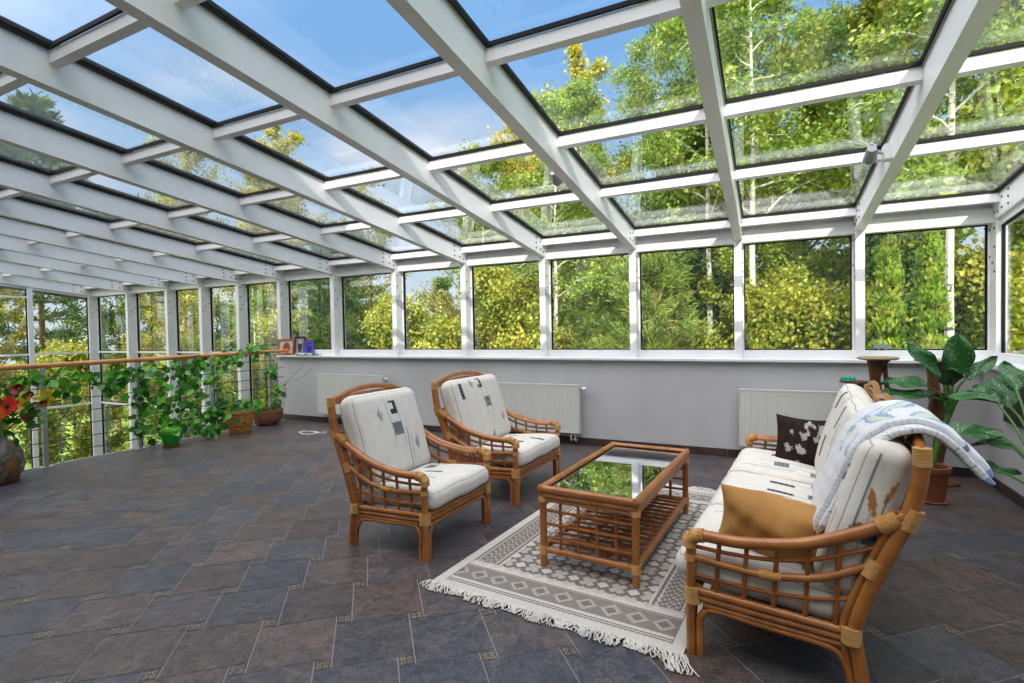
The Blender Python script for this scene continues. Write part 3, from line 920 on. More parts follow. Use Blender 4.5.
# ------------------------------------------------------------------ coffee table
def coffee_table():
    W, L, Hh = .55, 1.26, .468
    ang = math.radians(-3.7)
    c = np.array([-2.030, -3.181])
    dv = np.array([math.sin(-ang), math.cos(ang)]); wv = np.array([math.cos(ang), math.sin(ang)])
    cc = c+wv*W/2+dv*L/2
    t = empty('coffee_table', (cc[0], cc[1], .011), ang)
    tag(t, 'rattan coffee table with reflecting glass top on the patterned rug', 'coffee table')
    R, D = M['rattan'], M['rattan_dark']
    x, y = W/2, L/2
    for sx in (-1, 1):
        for sy in (-1, 1):
            lg = MB().tube([(sx*x, sy*y, 0), (sx*x, sy*y, Hh-.06)], .021, 12).build('leg', R, t)
            wrap(lg, [(sx*x, sy*y, .075), (sx*x, sy*y, .125)], .026)
            wrap(lg, [(sx*x, sy*y, Hh-.085), (sx*x, sy*y, Hh-.055)], .026)
    # top frame: thick outer cane on two thinner ones
    b = MB()
    for (z, r, e) in ((Hh-.012, .023, .006), (Hh-.047, .016, .006), (Hh-.073, .013, .002)):
        X, Y = x+e, y+e
        for p, q in (((-X, -Y), (X, -Y)), ((X, -Y), (X, Y)), ((X, Y), (-X, Y)), ((-X, Y), (-X, -Y))):
            dx, dy = q[0]-p[0], q[1]-p[1]; l = math.hypot(dx, dy); dx /= l; dy /= l
            k = r*.72
            b.tube([(p[0]-dx*k, p[1]-dy*k, z), (q[0]+dx*k, q[1]+dy*k, z)], r, 12)
    b.build('top_frame', R, t)
    MB().box(-x+.012, x-.012, -y+.012, y-.012, Hh-.022, Hh-.014).build('glass_top', M['tableglass'], t)
    b = MB()
    for q in range(2):
        pass
    frame_in = .004
    b.box(-x+.012, x-.012, -y+.012, -y+.018, Hh-.014, Hh-.008); b.box(-x+.012, x-.012, y-.018, y-.012, Hh-.014, Hh-.008)
    b.box(-x+.012, -x+.018, -y+.012, y-.012, Hh-.014, Hh-.008); b.box(x-.018, x-.012, -y+.012, y-.012, Hh-.014, Hh-.008)
    b.build('glass_seal', M['gasket'], t)
    # low stretcher frame with slatted shelf
    b = MB()
    for sy in (-1, 1): b.tube([(-x, sy*y, .10), (x, sy*y, .10)], .018, 12)
    for sx in (-1, 1): b.tube([(sx*x, -y, .105), (sx*x, y, .105)], .020, 12)
    b.build('stretcher', R, t)
    b = MB(); n = 17
    for k in range(1, n): b.tube([(-x, -y+k*L/n, .118), (x, -y+k*L/n, .118)], .010, 8)
    b.tube([(-x*.33, -y, .104), (-x*.33, y, .104)], .010, 8); b.tube([(x*.33, -y, .104), (x*.33, y, .104)], .010, 8)
    b.build('shelf', D, t)
    for sy in (-1, 1):
        b = MB()
        for k in range(1, 5): b.tube([(-x+k*W/5, sy*y, .10), (-x+k*W/5, sy*y, Hh-.07)], .0095, 8)
        for k in (1, 2, 3): b.tube([(-x, sy*y-.006, .10+k*.078), (x, sy*y-.006, .10+k*.078)], .0095, 8)
        b.build('end_lattice', D, t)
coffee_table()

# ------------------------------------------------------------------ rug
def rug():
    ang = math.radians(-4.4); o = np.array([-2.53, -3.61]); W, L = 1.36, 2.34
    wv = np.array([math.cos(ang), math.sin(ang)]); dv = np.array([-math.sin(ang), math.cos(ang)])
    cc = o+wv*W/2+dv*L/2
    t = empty('rug', (cc[0], cc[1], 0), ang); tag(t, 'grey and cream patterned rug with fringed ends under the coffee table', 'rug')
    nx, ny = 300, 500
    xs = np.linspace(0, W, nx+1); ys = np.linspace(0, L, ny+1)
    X, Y = np.meshgrid(xs, ys, indexing='ij'); x = X.ravel(); y = Y.ravel()
    cream = np.array(lin('#b7b1a9')); white = np.array(lin('#c6c1ba')); dark = np.array(lin('#5a504d')); mid = np.array(lin('#7f7571'))
    C = np.tile(cream, (len(x), 1))
    e = np.minimum(x, W-x); f = np.minimum(y, L-y)
    # field
    p, q = .17, .19
    a = (x-W/2)/p+(y-L/2)/q; b_ = (x-W/2)/p-(y-L/2)/q
    fa = a-np.floor(a)-.5; fb = b_-np.floor(b_)-.5
    m = np.maximum(abs(fa), abs(fb))
    par = (np.floor(a)+np.floor(b_)) % 2
    C[:] = cream*.92
    C[m > .43] = dark
    C[(m <= .43) & (m > .37)] = mid
    C[(m <= .2) & (np.sin(y*2*PI/.022) > .55)] = cream*.72
    dx = (fa+fb)*p/1.0*.5; dy = (fa-fb)*q*.5
    # stars at the crossings
    ga = a-np.round(a); gb = b_-np.round(b_)
    sx = (ga+gb)*p*.5; sy = (ga-gb)*q*.5
    C[abs(sx)+abs(sy) < .062] = dark
    st = ((abs(sx) < .021) & (abs(sy) < .021)) | (abs(sx)+abs(sy) < .036)
    C[st] = white*1.02
    # side borders
    def band(mask, col): C[mask] = col
    zig = np.sin(y*2*PI/.05+np.sin(x*90)*1.3)*np.sin(x*2*PI/.035)
    brd = (e < .235)
    band(brd, mid); band(brd & (zig > .18), dark); band(brd & (zig < -.45), cream*.9)
    band((abs(e-.235) < .006), white); band(abs(e-.222) < .005, dark); band(abs(e-.205) < .005, white*.9)
    band(e < .055, white); band(abs(e-.062) < .006, dark); band(abs(e-.078) < .004, white*.9); band(abs(e-.088) < .004, dark)
    # end borders
    eb = f < .34
    inner = e > .062
    band(eb & inner, cream)
    band((f < .34) & (f > .29) & inner & (np.abs(((x/.09) % 1)-.5)*.07 + .30 > f), white)
    band((abs(f-.285) < .007) & inner, white); band((abs(f-.272) < .005) & inner, dark)
    lz = abs(((x/.13) % 1)-.5)*2+abs((f-.19)/.065)
    band((f < .265) & (f > .115) & inner, mid*.9)
    band((f < .265) & (f > .115) & inner & (lz < .9), cream*.85); band((f < .265) & (f > .115) & inner & (lz < .5), dark*1.2)
    band((f < .265) & (f > .115) & inner & (np.sin(x*2*PI/.02)*np.sin(f*2*PI/.02) > .55), dark)
    band((abs(f-.108) < .007) & inner, white)
    band((f < .10) & inner, white*.95); band(((abs(f-.088) < .005) | (abs(f-.068) < .004)) & inner, dark)
    band((f < .055), white)
    C = C*.82+cream*.18
    pile = .0035*np.sin(x*220)*np.sin(y*180)*.2
    top = np.stack([x-W/2, y-L/2, np.full(len(x), .011)+pile], -1)
    i, j = np.meshgrid(np.arange(nx), np.arange(ny), indexing='ij'); i = i.ravel(); j = j.ravel()
    F = np.stack([i*(ny+1)+j, (i+1)*(ny+1)+j, (i+1)*(ny+1)+j+1, i*(ny+1)+j+1], -1)
    # skirt and underside
    n0 = len(top)
    bp_ = np.array([(-W/2, -L/2, .001), (W/2, -L/2, .001), (W/2, L/2, .001), (-W/2, L/2, .001)])
    V = np.concatenate([top, bp_]); C = np.concatenate([C, np.tile(cream, (4, 1))])
    c00, c10, c11, c01 = 0, nx*(ny+1), nx*(ny+1)+ny, ny
    F = np.concatenate([F, [[n0, n0+1, c10, c00], [n0+1, n0+2, c11, c10], [n0+2, n0+3, c01, c11], [n0+3, n0, c00, c01], [n0+3, n0+2, n0+1, n0]]])
    mesh_np('carpet', V, F, M['rug'], t, C)
    r = np.random.RandomState(5)
    for sy in (-1, 1):
        b = MB(); n = 330
        for k in range(n):
            x0 = -W/2-.015+(W+.03)*k/n
            cl = math.sin(k*.085)*.5+.5
            ln = .075+.035*cl*r.uniform(.6, 1.2)+(.05 if (k > n-26 and sy < 0) else 0)
            ph = r.uniform(0, 6.3); lean = .035*math.sin(k*.21)+r.uniform(-.025, .025)+(.06*(k-n+40)/40 if (k > n-40 and sy < 0) else 0)
            pts = []
            for s in range(5):
                u = s/4
                pts.append((x0+lean*u+.014*math.sin(ph+u*7)*u, sy*(L/2-.006+ln*u*(1-.25*u)), .010+.016*(.3+cl)*math.sin(PI*u)*r.uniform(.4, 1.2)*(1-.3*u) - .006*u+.0015))
            b.tube(pts, [.0034, .0036, .0034, .003, .0026], 4, cap=False)
        o = b.build('fringe', M['fringe'], t, smooth=True, angle=180); o['kind'] = 'stuff'
rug()

exec_later = []
# ------------------------------------------------------------------ leaves, plants
def leaf_card(P, Nrm, Tdir, size, width, cols, fold=.15):
    """pointed leaves (6 verts, 2 quads each): arrays of centres, normals, directions"""
    n = len(P)
    Tdir = Tdir/np.linalg.norm(Tdir, axis=1, keepdims=True)
    B = np.cross(Nrm, Tdir); B /= (np.linalg.norm(B, axis=1, keepdims=True)+1e-9)
    Nn = np.cross(Tdir, B)
    s = size[:, None]; w = (size*width)[:, None]
    base = P; tip = P+Tdir*s
    m1 = P+Tdir*s*.45
    l1 = P+Tdir*s*.32+B*w*.5+Nn*w*fold; r1 = P+Tdir*s*.32-B*w*.5+Nn*w*fold
    l2 = P+Tdir*s*.70+B*w*.36+Nn*w*fold*.7; r2 = P+Tdir*s*.70-B*w*.36+Nn*w*fold*.7
    V = np.stack([base, l1, l2, tip, r2, r1], 1).reshape(-1, 3)
    o = (np.arange(n)*6)[:, None]
    F = np.concatenate([o+np.array([[0, 3, 2, 1]]), o+np.array([[0, 5, 4, 3]])])
    C = np.repeat(cols, 6, axis=0)
    return V, F, C
def unit(a): return a/(np.linalg.norm(a, axis=1, keepdims=True)+1e-9)

def big_leaf(parent, base, direction, upv, length, width, droop, matl, nseg=10, wave=.02, seed=0):
    d = Vector(direction).normalized(); side = d.cross(Vector(upv)).normalized(); nrm = side.cross(d).normalized()
    vs = []; fs = []; mcol = []
    m = 8
    for i in range(nseg+1):
        t = i/nseg
        wdt = width*(math.sin(PI*min(1, t*.94+.05))**.7)*(1-.25*t)*(.0 if t > .999 else 1)
        ctr = Vector(base)+d*(length*t*(1-.12*droop*t))+Vector((0, 0, -1))*droop*length*t*t*.55+nrm*.0
        for j in range(m+1):
            u = j/m*2-1
            p = ctr+side*(u*wdt*.5)+nrm*(abs(u)*wdt*.16+wave*math.sin(9*t+3*u+seed)*abs(u))
            vs.append(tuple(p)); mcol.append(1)
    for i in range(nseg):
        for j in range(m):
            fs.append((i*(m+1)+j, (i+1)*(m+1)+j, (i+1)*(m+1)+j+1, i*(m+1)+j+1))
    return MB().add(vs, fs).build('leaf', matl, parent, angle=180)

m = mat('speckled_leaf', rough=.35, spec=.5)
M['speckle'] = m
tc = N(m, 'ShaderNodeTexCoord'); vo = N(m, 'ShaderNodeTexVoronoi'); vo.inputs['Scale'].default_value = 95
no = N(m, 'ShaderNodeTexNoise'); no.inputs['Scale'].default_value = 9
Lk(m, tc.outputs['Object'], vo.inputs['Vector']); Lk(m, tc.outputs['Object'], no.inputs['Vector'])
sb = N(m, 'ShaderNodeMath', operation='SUBTRACT'); Lk(m, vo.outputs['Distance'], sb.inputs[0])
ms = N(m, 'ShaderNodeMath', operation='MULTIPLY'); ms.inputs[1].default_value = .38; Lk(m, no.outputs['Fac'], ms.inputs[0]); Lk(m, ms.outputs[0], sb.inputs[1])
cr = N(m, 'ShaderNodeValToRGB'); e = cr.color_ramp.elements
e[0].position = .0; e[0].color = (*lin('#b9cfae'), 1); e[1].position = .03; e[1].color = (*lin('#1a5518'), 1)
Lk(m, sb.outputs[0], cr.inputs[0]); Lk(m, cr.outputs[0], bsdf(m).inputs['Base Color'])

def pot_mesh(b, r0, r1, h, lip=.02, mat=0, c=(0, 0, 0)):
    b.lathe([(r0, 0), (r0*1.02+.0, .01), (r1*.97, h-.035), (r1+lip*.5, h-.034), (r1+lip*.5, h), (r1-.012, h), (r1*.9, h-.05)], c, 28, mat)

# speckled dumb cane by the corner
t = empty('potted_dumb_cane', (.29, -.90, 0)); tag(t, 'tall speckled dumb cane plant in a brown pot behind the sofa, near the room corner', 'plant')
b = MB(); pot_mesh(b, .09, .125, .28); b.build('pot', M['terracotta'], t)
MB().lathe([(.11, 0), (.12, .012), (.115, .012)], (0, 0, 0)).build('saucer', M['terracotta'], t)
MB().lathe([(.01, .235), (.11, .235)], (0, 0, 0)).build('soil', M['soil'], t)
b = MB(); b.tube([(0, 0, .22), (.07, .03, .5), (.125, .05, .66), (.135, .05, .82)], [.020, .019, .018, .016], 10, smooth=5)
b.build('stem', M['stem'], t)
cx, cy, cz = .135, .05, .72
SPECS = [  # stalk end offset, leaf direction, up, length, width, droop
    ((.03, -.01, .26), (.02, -.12, 1), (0, -1, .15), .34, .19, .0),
    ((-.07, 0, .26), (-.62, .0, .85), (.4, -1, .5), .36, .13, .15),
    ((.10, .0, .24), (.75, .1, .72), (-.4, -.9, .5), .27, .10, .1),
    ((-.14, -.05, .17), (-.95, -.25, .28), (.1, -.5, 1), .37, .15, .35),
    ((-.13, -.1, .10), (-1, -.3, .18), (.1, -.5, 1), .43, .12, .25),
    ((.11, -.08, .16), (.8, -.45, -.05), (.2, -.7, .8), .27, .17, .7),
    ((-.03, -.08, .20), (-.1, -.65, .7), (0, -1, -.2), .25, .15, .3),
]
for k, (so, d, u, l, w, dr) in enumerate(SPECS):
    p1 = (cx+so[0], cy+so[1], cz+so[2])
    b = MB(); b.tube([(cx, cy, cz-.06), (cx+so[0]*.45, cy+so[1]*.45, cz+so[2]*.65), p1], [.012, .009, .006], 8, smooth=4); b.build('leaf_stalk', M['stem'], t)
    big_leaf(t, p1, d, u, l, w*1.2, dr, M['speckle'], seed=k)
# second dumb cane further along the right wall, mostly outside the frame
t = empty('potted_dumb_cane', (.52, -2.46, 0)); tag(t, 'speckled dumb cane plant beside the right wall, cut by the photo edge', 'plant')
b = MB(); pot_mesh(b, .09, .14, .26); b.build('pot', M['terracotta'], t)
MB().lathe([(.01, .215), (.125, .215)], (0, 0, 0)).build('soil', M['soil'], t)
b = MB(); b.tube([(0, 0, .2), (.02, .25, .4), (.04, .50, .56), (.05, .66, .72)], [.018, .017, .016, .012], 10, smooth=5); b.build('stem', M['stem'], t)
for k, (p0, p1, d, u, l, w, dr) in enumerate([
    ((.04, 0.56, .56), (-.02, 0.92, .86), (-.62, .62, .30), (.2, -.6, .9), .42, .19, .75),
    ((.05, 0.64, .68), (.04, 0.92, .84), (-.1, .6, .75), (-.2, -1, .3), .30, .18, .3),
    ((.03, 0.44, .5), (-.02, 0.85, .66), (-.85, .35, .10), (.1, -.5, 1), .40, .20, .40),
    ((.03, 0.44, .46), (.02, 0.82, .60), (-.5, .5, .05), (.1, -.5, 1), .30, .16, .5),
    ((.05, 0.66, .7), (.05, 0.86, .96), (-.05, .5, .7), (0, -1, .2), .26, .15, .25),
    ((.02, 0.34, .42), (-.14, 0.82, .46), (.75, .1, -.05), (0, -.5, 1), .22, .10, .2)]):
    b = MB(); mid = [(p0[i]+p1[i])/2+(.03 if i == 2 else 0) for i in range(3)]
    b.tube([p0, mid, p1], [.010, .008, .006], 8, smooth=4); b.build('leaf_stalk', M['stem'], t)
    big_leaf(t, p1, d, u, l, w, dr, M['speckle'], seed=k+10)

# carved wooden plant stands
def plant_stand(loc, h, label, tiers, rzv=0):
    t = empty('plant_stand', loc, rzv); tag(t, label, 'plant stand')
    b = MB()
    b.lathe([(.17, 0), (.17, .02), (.15, .035), (.07, .06)], (0, 0, 0), 28)
    b.build('base', M['darkwood'], t)
    b = MB()
    prof = [(.0, .05), (.02, .2), (.045, .4), (.03, .6), (.0, .78), (-.01, .92), (.0, h-.02)]
    b.tube([(p[0], 0, p[1]) for p in prof], [.05, .045, .05, .055, .048, .04, .075], 14, smooth=5)
    b.tube([(.05, 0, .5), (.085, .0, .72), (.07, 0, .9), (.06, 0, h-.05), (.08, 0, h-.01)], [.02, .022, .018, .02, .03], 10, smooth=5)
    b.build('carved_stem', M['darkwood'], t)
    b = MB(); b.lathe([(.135, h-.015), (.152, h-.008), (.155, h), (.15, h+.008), (.13, h+.006)], (.01, 0, 0), 32)
    b.build('top', M['topwood'], t)
    for (dx, dy, z, r) in tiers:
        b = MB(); b.lathe([(r*.9, z-.012), (r, z-.006), (r, z+.004), (r*.93, z+.004)], (dx, dy, 0), 28)
        b.tube([(.0, 0, z-.16), (dx*.3, dy*.3, z-.07), (dx*.8, dy*.8, z-.015)], [.05, .045, .03], 10, smooth=4)
        b.build('side_tier', M['darkwood'], t)
    return t
plant_stand((.01, -.48, 0), 1.095, 'carved wooden plant stand with round top below the right-hand back window', [(-.17, .0, .885, .11)])
plant_stand((.46, -.28, 0), 1.07, 'second carved wooden plant stand, half hidden behind the tall dumb cane', [(.02, -.13, .80, .09)])
b = MB()
for (x, y) in ((-.035, 0), (.0, .005), (.03, -.003)): b.lathe([(.012, 0), (.024, .006), (.026, .02), (.018, .034), (.006, .036)], (x, y, 0), 14)
b.lathe([(.05, 0), (.055, .004), (.05, .008)], (0, 0, 0), 18)
o = b.build('gel_jar', M['soap']); o.location = (-.20, -.49, .891)
tag(o, 'small green gel lump on the low tier of the plant stand', 'ornament')

# dark panel under the right sill
b = MB(); b.box(FX1-.022, FX1, -1.0, -.52, .60, .985); b.box(FX1-.030, FX1-.022, -.97, -.55, .63, .955)
tag(b.build('mounted_panel', M['board']), 'dark wooden panel fixed to the right wall just under the sill', 'panel')

# ------------------------------------------------------------------ things on the sill and beams
def picture(loc, w, h, rzv, fm, cols, label, tilt=.12):
    t = empty('picture_frame', loc, rzv); tag(t, label, 'picture frame')
    Mx = Matrix.Rotation(-tilt, 4, 'X')
    b = MB()
    fw = .028
    for (x0, x1, z0, z1) in ((-w/2, w/2, 0, fw), (-w/2, w/2, h-fw, h), (-w/2, -w/2+fw, fw, h-fw), (w/2-fw, w/2, fw, h-fw)): b.box(x0, x1, -.008, .010, z0, z1, M=Mx)
    b.build('frame', fm, t)
    vs = []; fs = []; cc = []; n = 16
    pm = MB()
    r = np.random.RandomState(int(w*1000))
    for i in range(n):
        for j in range(n):
            u0, u1 = i/n, (i+1)/n; v0, v1 = j/n, (j+1)/n
            c = cols[0]
            if ((u0-.5)/.28)**2+((v0-.42)/.40)**2 < 1: c = cols[1]
            if ((u0-.5)/.14)**2+((v0-.72)/.13)**2 < 1: c = cols[2]
            x0 = -w/2+fw+(w-2*fw)*u0; x1 = -w/2+fw+(w-2*fw)*u1; z0 = fw+(h-2*fw)*v0; z1 = fw+(h-2*fw)*v1
            pm.add([tuple(Mx@Vector(p)) for p in ((x0, .0, z0), (x1, .0, z0), (x1, .0, z1), (x0, .0, z1))], [(0, 1, 2, 3)], 0, c)
    pm.build('photo', M['brown'], t, color=True)
    s = MB(); s.add([(-.03, .012, h*.6), (.03, .012, h*.6), (.03, .012+h*.45, 0.0), (-.03, .012+h*.45, 0.0), (-.03, .016, h*.6), (.03, .016, h*.6), (.03, .018+h*.45, 0.0), (-.03, .018+h*.45, 0.0)], [(0, 1, 2, 3), (7, 6, 5, 4), (0, 4, 5, 1), (2, 6, 7, 3), (1, 5, 6, 2), (0, 3, 7, 4)])
    s.build('easel_back', M['darkwood'], t)
    return t
fw1 = noise_col(mat('warm_frame_wood', rough=.4), lin('#8a4f1e'), lin('#b06c2c'), scale=8)
fw2 = noise_col(mat('dark_frame_wood', rough=.4), lin('#2e1a12'), lin('#4a2c1c'), scale=8)
fw3 = mat('violet_frame', lin('#5a55a8'), .4)
picture((-7.90, -.01, 1.053), .30, .26, .25, fw1, [lin('#c9b9ab'), lin('#a4553e'), lin('#5b5f93')], 'wide light brown picture frame at the railing end of the sill')
picture((-7.60, .0, 1.053), .20, .30, .2, fw2, [lin('#8d93a8'), lin('#5c3d33'), lin('#cdb8a8')], 'tall dark picture frame in the middle of the three on the sill')
picture((-7.42, .03, 1.053), .16, .23, .3, fw3, [lin('#4a48b0'), lin('#37357a'), lin('#6a68c8')], 'small violet picture frame, right of the two brown ones on the sill')
b = MB(); b.box(-.17, .17, -.035, .035, 0, .035); b.box(-.15, -.11, -.037, -.035, .008, .026, 1); b.box(-.09, -.07, -.037, -.035, .008, .026, 1); b.box(.02, .10, -.037, -.035, .006, .02, 1)
o = b.build('card_box', [M['paper'], M['darkplastic']]); o.location = (-7.45, -.03, 1.053); tag(o, 'long low white box with dark marks in front of the picture frames', 'box')
b = MB(); b.box(-.07, .0, -.03, .03, 0, .034, 1); b.box(.0, .09, -.03, .03, 0, .03, 0); b.box(.02, .06, -.032, .032, .003, .024, 1)
o = b.build('card_box', [M['paper'], M['soap']]); o.location = (-7.19, -.03, 1.053); tag(o, 'small green and white box at the end of the row on the sill', 'box')
# small grey ornament on the window ledge
b = MB(); b.box(-.07, .045, -.02, .02, .018, .058); b.add([(.045, -.02, .018), (.045, .02, .018), (.045, .02, .058), (.045, -.02, .058), (.085, 0, .03)], [(0, 1, 4), (1, 2, 4), (2, 3, 4), (3, 0, 4)])
for x in (-.03, .03): b.tube([(x, -.018, .009), (x, .018, .009)], .009, 12)
o = b.build('toy_wagon', M['greyplastic']); o.location = (.15, .125, 1.1355); tag(o, 'tiny pale grey ornament on the frame of the right-hand back window', 'ornament')

def floodlight(loc, side, label):
    t = empty('floodlight', loc); tag(t, label, 'lamp', 'small floodlights on the roof beams')
    s = side
    b = MB(); b.box(min(0, s*.05), max(0, s*.05), -.05, .05, -.05, .05); b.build('mount_box', M['paper'], t)
    b = MB(); b.tube([(s*.05, 0, 0), (s*.085, 0, .012), (s*.10, 0, 0)], .009, 8); b.build('arm', M['greyplastic'], t)
    b = MB(); b.tube([(s*.12, -.05, .03), (s*.12, -.01, .01), (s*.12, .04, -.02), (s*.12, .045, -.022)], [.028, .036, .044, .04], 14); b.build('lamp_head', M['greyplastic'], t)
    b = MB(); b.tube([(s*.12, .0455, -.0222), (s*.12, .048, -.0232)], .036, 14); b.build('lens', M['darkplastic'], t)
floodlight((-.04-PW, -1.62, rz(-1.62, .07)), -1, 'small grey floodlight on the roof beam above the right end of the sofa')
floodlight((-2.235-PW, -1.95, rz(-1.95, .11)), -1, 'small grey floodlight on the roof beam above the coffee table')

# coil of cable on the floor
b = MB(); pts = []
for k in range(60):
    q = k/59*2*PI*2.3; r = .12+.02*math.sin(k*.7)
    pts.append((r*1.25*math.cos(q), r*.75*math.sin(q), .006+.003*math.sin(k*1.3)))
pts += [(.2, .03, .006), (.24, .06, .008)]
b.tube(pts, .0045, 6); b.box(.235, .27, .05, .075, .001, .022)
o = b.build('cable_coil', M['cable']); o.location = (-6.64, -.73, 0); tag(o, 'loose coil of white cable lying on the tiles near the back wall', 'cable')

# ------------------------------------------------------------------ pots and climbers by the railing
GREENS = [np.array(lin(c)) for c in ('#3f8a22', '#55a62c', '#357a1e', '#74b83a', '#2a661a')]
def vine_leaves(paths, n, size, r, spread=.07, cols=GREENS):
    P = []; 
    L = [p for p in paths]
    P = []
    for k in range(n):
        pth = L[r.randint(len(L))]; t = r.uniform(.05, 1)*(len(pth)-1); j = min(int(t), len(pth)-2); f = t-j
        P.append(pth[j]*(1-f)+pth[j+1]*f+r.normal(0, spread, 3))
    P = np.array(P)
    nr = unit(r.normal(0, .5, (n, 3))+np.array([.6, -.7, .45])); td = unit(r.normal(0, .6, (n, 3))+np.array([0, 0, -.55]))
    td = unit(td-nr*np.sum(td*nr, 1, keepdims=True))
    c = np.array([cols[r.randint(len(cols))]*r.uniform(.7, 1.25) for _ in range(n)])
    return leaf_card(P, nr, td, r.uniform(.6, 1.25, n)*size, .8, c)
def climber(pname, loc, label, paths, nleaf, size, potfun, seed, spread=.07):
    t = empty(pname, loc); tag(t, label, 'plant')
    potfun(t)
    lp = [np.array(p, float)-np.array(loc) for p in paths]
    b = MB()
    for p in lp: b.tube(list(p), .004, 5, smooth=4)
    b.build('stems', M['stem'], t)
    r = np.random.RandomState(seed)
    V, F, C = vine_leaves(lp, nleaf, size, r, spread)
    mesh_np('leaves', V, F, M['leaf'], t, C)
    return t
def green_pot(t):
    b = MB(); b.lathe([(.075, .02), (.08, .025), (.11, .15), (.116, .15), (.116, .162), (.106, .16), (.095, .13)]); b.build('pot', M['greenpot'], t)
    vs = []; fs = []; n = 28
    for k in range(n):
        q = 2*PI*k/n
        hgt = .06+.07*max(0, math.sin(q*1.0+2.2))+.02*math.sin(5*q)
        for (r_, z) in ((.110, .15), (.118+.008*math.sin(3*q), .16+hgt*.8)): vs.append((r_*math.cos(q), r_*math.sin(q), z))
    for k in range(n): k2 = (k+1) % n; fs.append((2*k, 2*k2, 2*k2+1, 2*k+1))
    o = MB().add(vs, fs).build('foil_collar', M['greenpot2'], t); md = o.modifiers.new('s', 'SOLIDIFY'); md.thickness = .002
    MB().lathe([(.085, 0), (.095, .02), (.085, .02)]).build('saucer', M['terracotta'], t)
    MB().lathe([(.01, .14), (.10, .14)]).build('soil', M['soil'], t)
gx, gy = -7.60, -2.03
X = XRL+.03
climber('potted_vine', (gx, gy, 0), 'leafy vine in a green pot climbing over the wire railing', [
    [(gx, gy, .2), (X, -1.95, .4), (X, -1.9, .7), (X, -1.8, 1.05)],
    [(gx, gy, .2), (X, -1.75, .35), (X, -1.6, .6), (X, -1.55, .9), (X, -1.5, 1.1)],
    [(gx, gy, .2), (X, -1.6, .3), (X, -1.45, .5), (X, -1.35, .8), (X, -1.25, 1.08)],
    [(gx, gy, .2), (X, -1.5, .25), (X, -1.3, .4), (X+.02, -1.2, .6), (X, -1.15, .95), (X, -1.05, 1.1)],
    [(gx, gy, .2), (X, -2.1, .45), (X, -2.2, .75), (X, -2.25, 1.0)],
    [(X, -1.9, .95), (X, -2.2, 1.0), (X, -2.5, .9), (X, -2.7, .80)],
    [(gx, gy, .2), (X, -2.3, .2), (X, -2.25, .45), (X, -2.2, .6)],
    [(gx, gy, .2), (-7.6, -1.6, .15), (-7.62, -1.4, .10), (-7.55, -1.5, .04)],
    [(X, -1.6, .5), (X, -1.7, .8), (X, -1.65, 1.0)],
    [(X, -1.3, .3), (X-.02, -1.2, .35), (X, -1.05, .3)],
    [(X, -1.2, .9), (X, -1.0, 1.1), (X, -.7, 1.15), (X, -.5, 1.13)],
], 560, .10, green_pot, 4, .06)
def wood_pot(t):
    b = MB(); b.lathe([(.13, 0), (.14, .01), (.148, .05), (.145, .055), (.15, .06), (.153, .085), (.148, .09), (.153, .095), (.158, .12), (.185, .28), (.20, .285), (.20, .325), (.185, .325), (.17, .26)])
    b.build('pot', noise_col(mat('wooden_pot', rough=.6), lin('#9c5f26'), lin('#c98f52'), scale=7, stretch=(2, 2, 5)), t)
    MB().lathe([(.01, .285), (.18, .285)]).build('soil', M['soil'], t)
wx, wy = -7.62, -1.06
climber('potted_ivy', (wx, wy, 0), 'low ivy in a tapered wooden pot by the railing', [
    [(wx, wy, .28), (wx-.1, wy-.1, .36), (wx-.2, wy-.16, .30), (wx-.22, wy-.2, .2)],
    [(wx, wy, .28), (wx+.1, wy+.1, .38), (wx+.16, wy+.2, .36)],
    [(wx, wy, .28), (wx+.05, wy-.1, .37), (wx+.12, wy-.14, .26)],
    [(wx, wy, .28), (wx-.1, wy+.16, .40), (wx-.2, wy+.3, .42)]], 70, .10, wood_pot, 6, .04)
def bowl_pot(t):
    b = MB(); b.lathe([(.13, 0), (.15, .012), (.19, .06), (.215, .13), (.22, .20), (.226, .205), (.226, .24), (.21, .24), (.20, .18)]); b.build('pot', M['bowl'], t)
    MB().lathe([(.01, .2), (.205, .2)]).build('soil', M['soil'], t)
    b = MB()
    for p in ([(0, 0, .2), (.15, .12, .45), (.2, .15, .62), (.42, .28, .86), (.5, .3, 1.0)], [(0, 0, .2), (.18, .1, .42), (.24, .14, .62), (.5, .22, .72), (.72, .24, .86)], [(0, 0, .2), (.22, .08, .38), (.27, .12, .52), (.2, .16, .66)], [(.2, .1, .21), (.24, .13, .4), (.23, .13, .6)]):
        b.tube(p, .004, 5, smooth=5)
    b.build('bare_twigs', M['twig'], t)
bx, by = -7.80, -.46
climber('potted_shrub', (bx, by, 0), 'sparse trailing plant with bare twigs in a round brown bowl pot', [
    [(bx, by, .2), (bx-.1, by-.1, .34), (bx-.2, by-.15, .28)], [(bx, by, .2), (bx+.1, by, .32), (bx+.2, by+.02, .34)],
    [(bx, by, .2), (bx+.12, by+.1, .5), (bx+.16, by+.12, .65)], [(bx, by, .2), (bx-.05, by-.2, .30), (bx-.1, by-.35, .32)], [(bx+.05, by+.1, .75), (bx, by+.05, .8)]], 46, .10, bowl_pot, 8, .04)

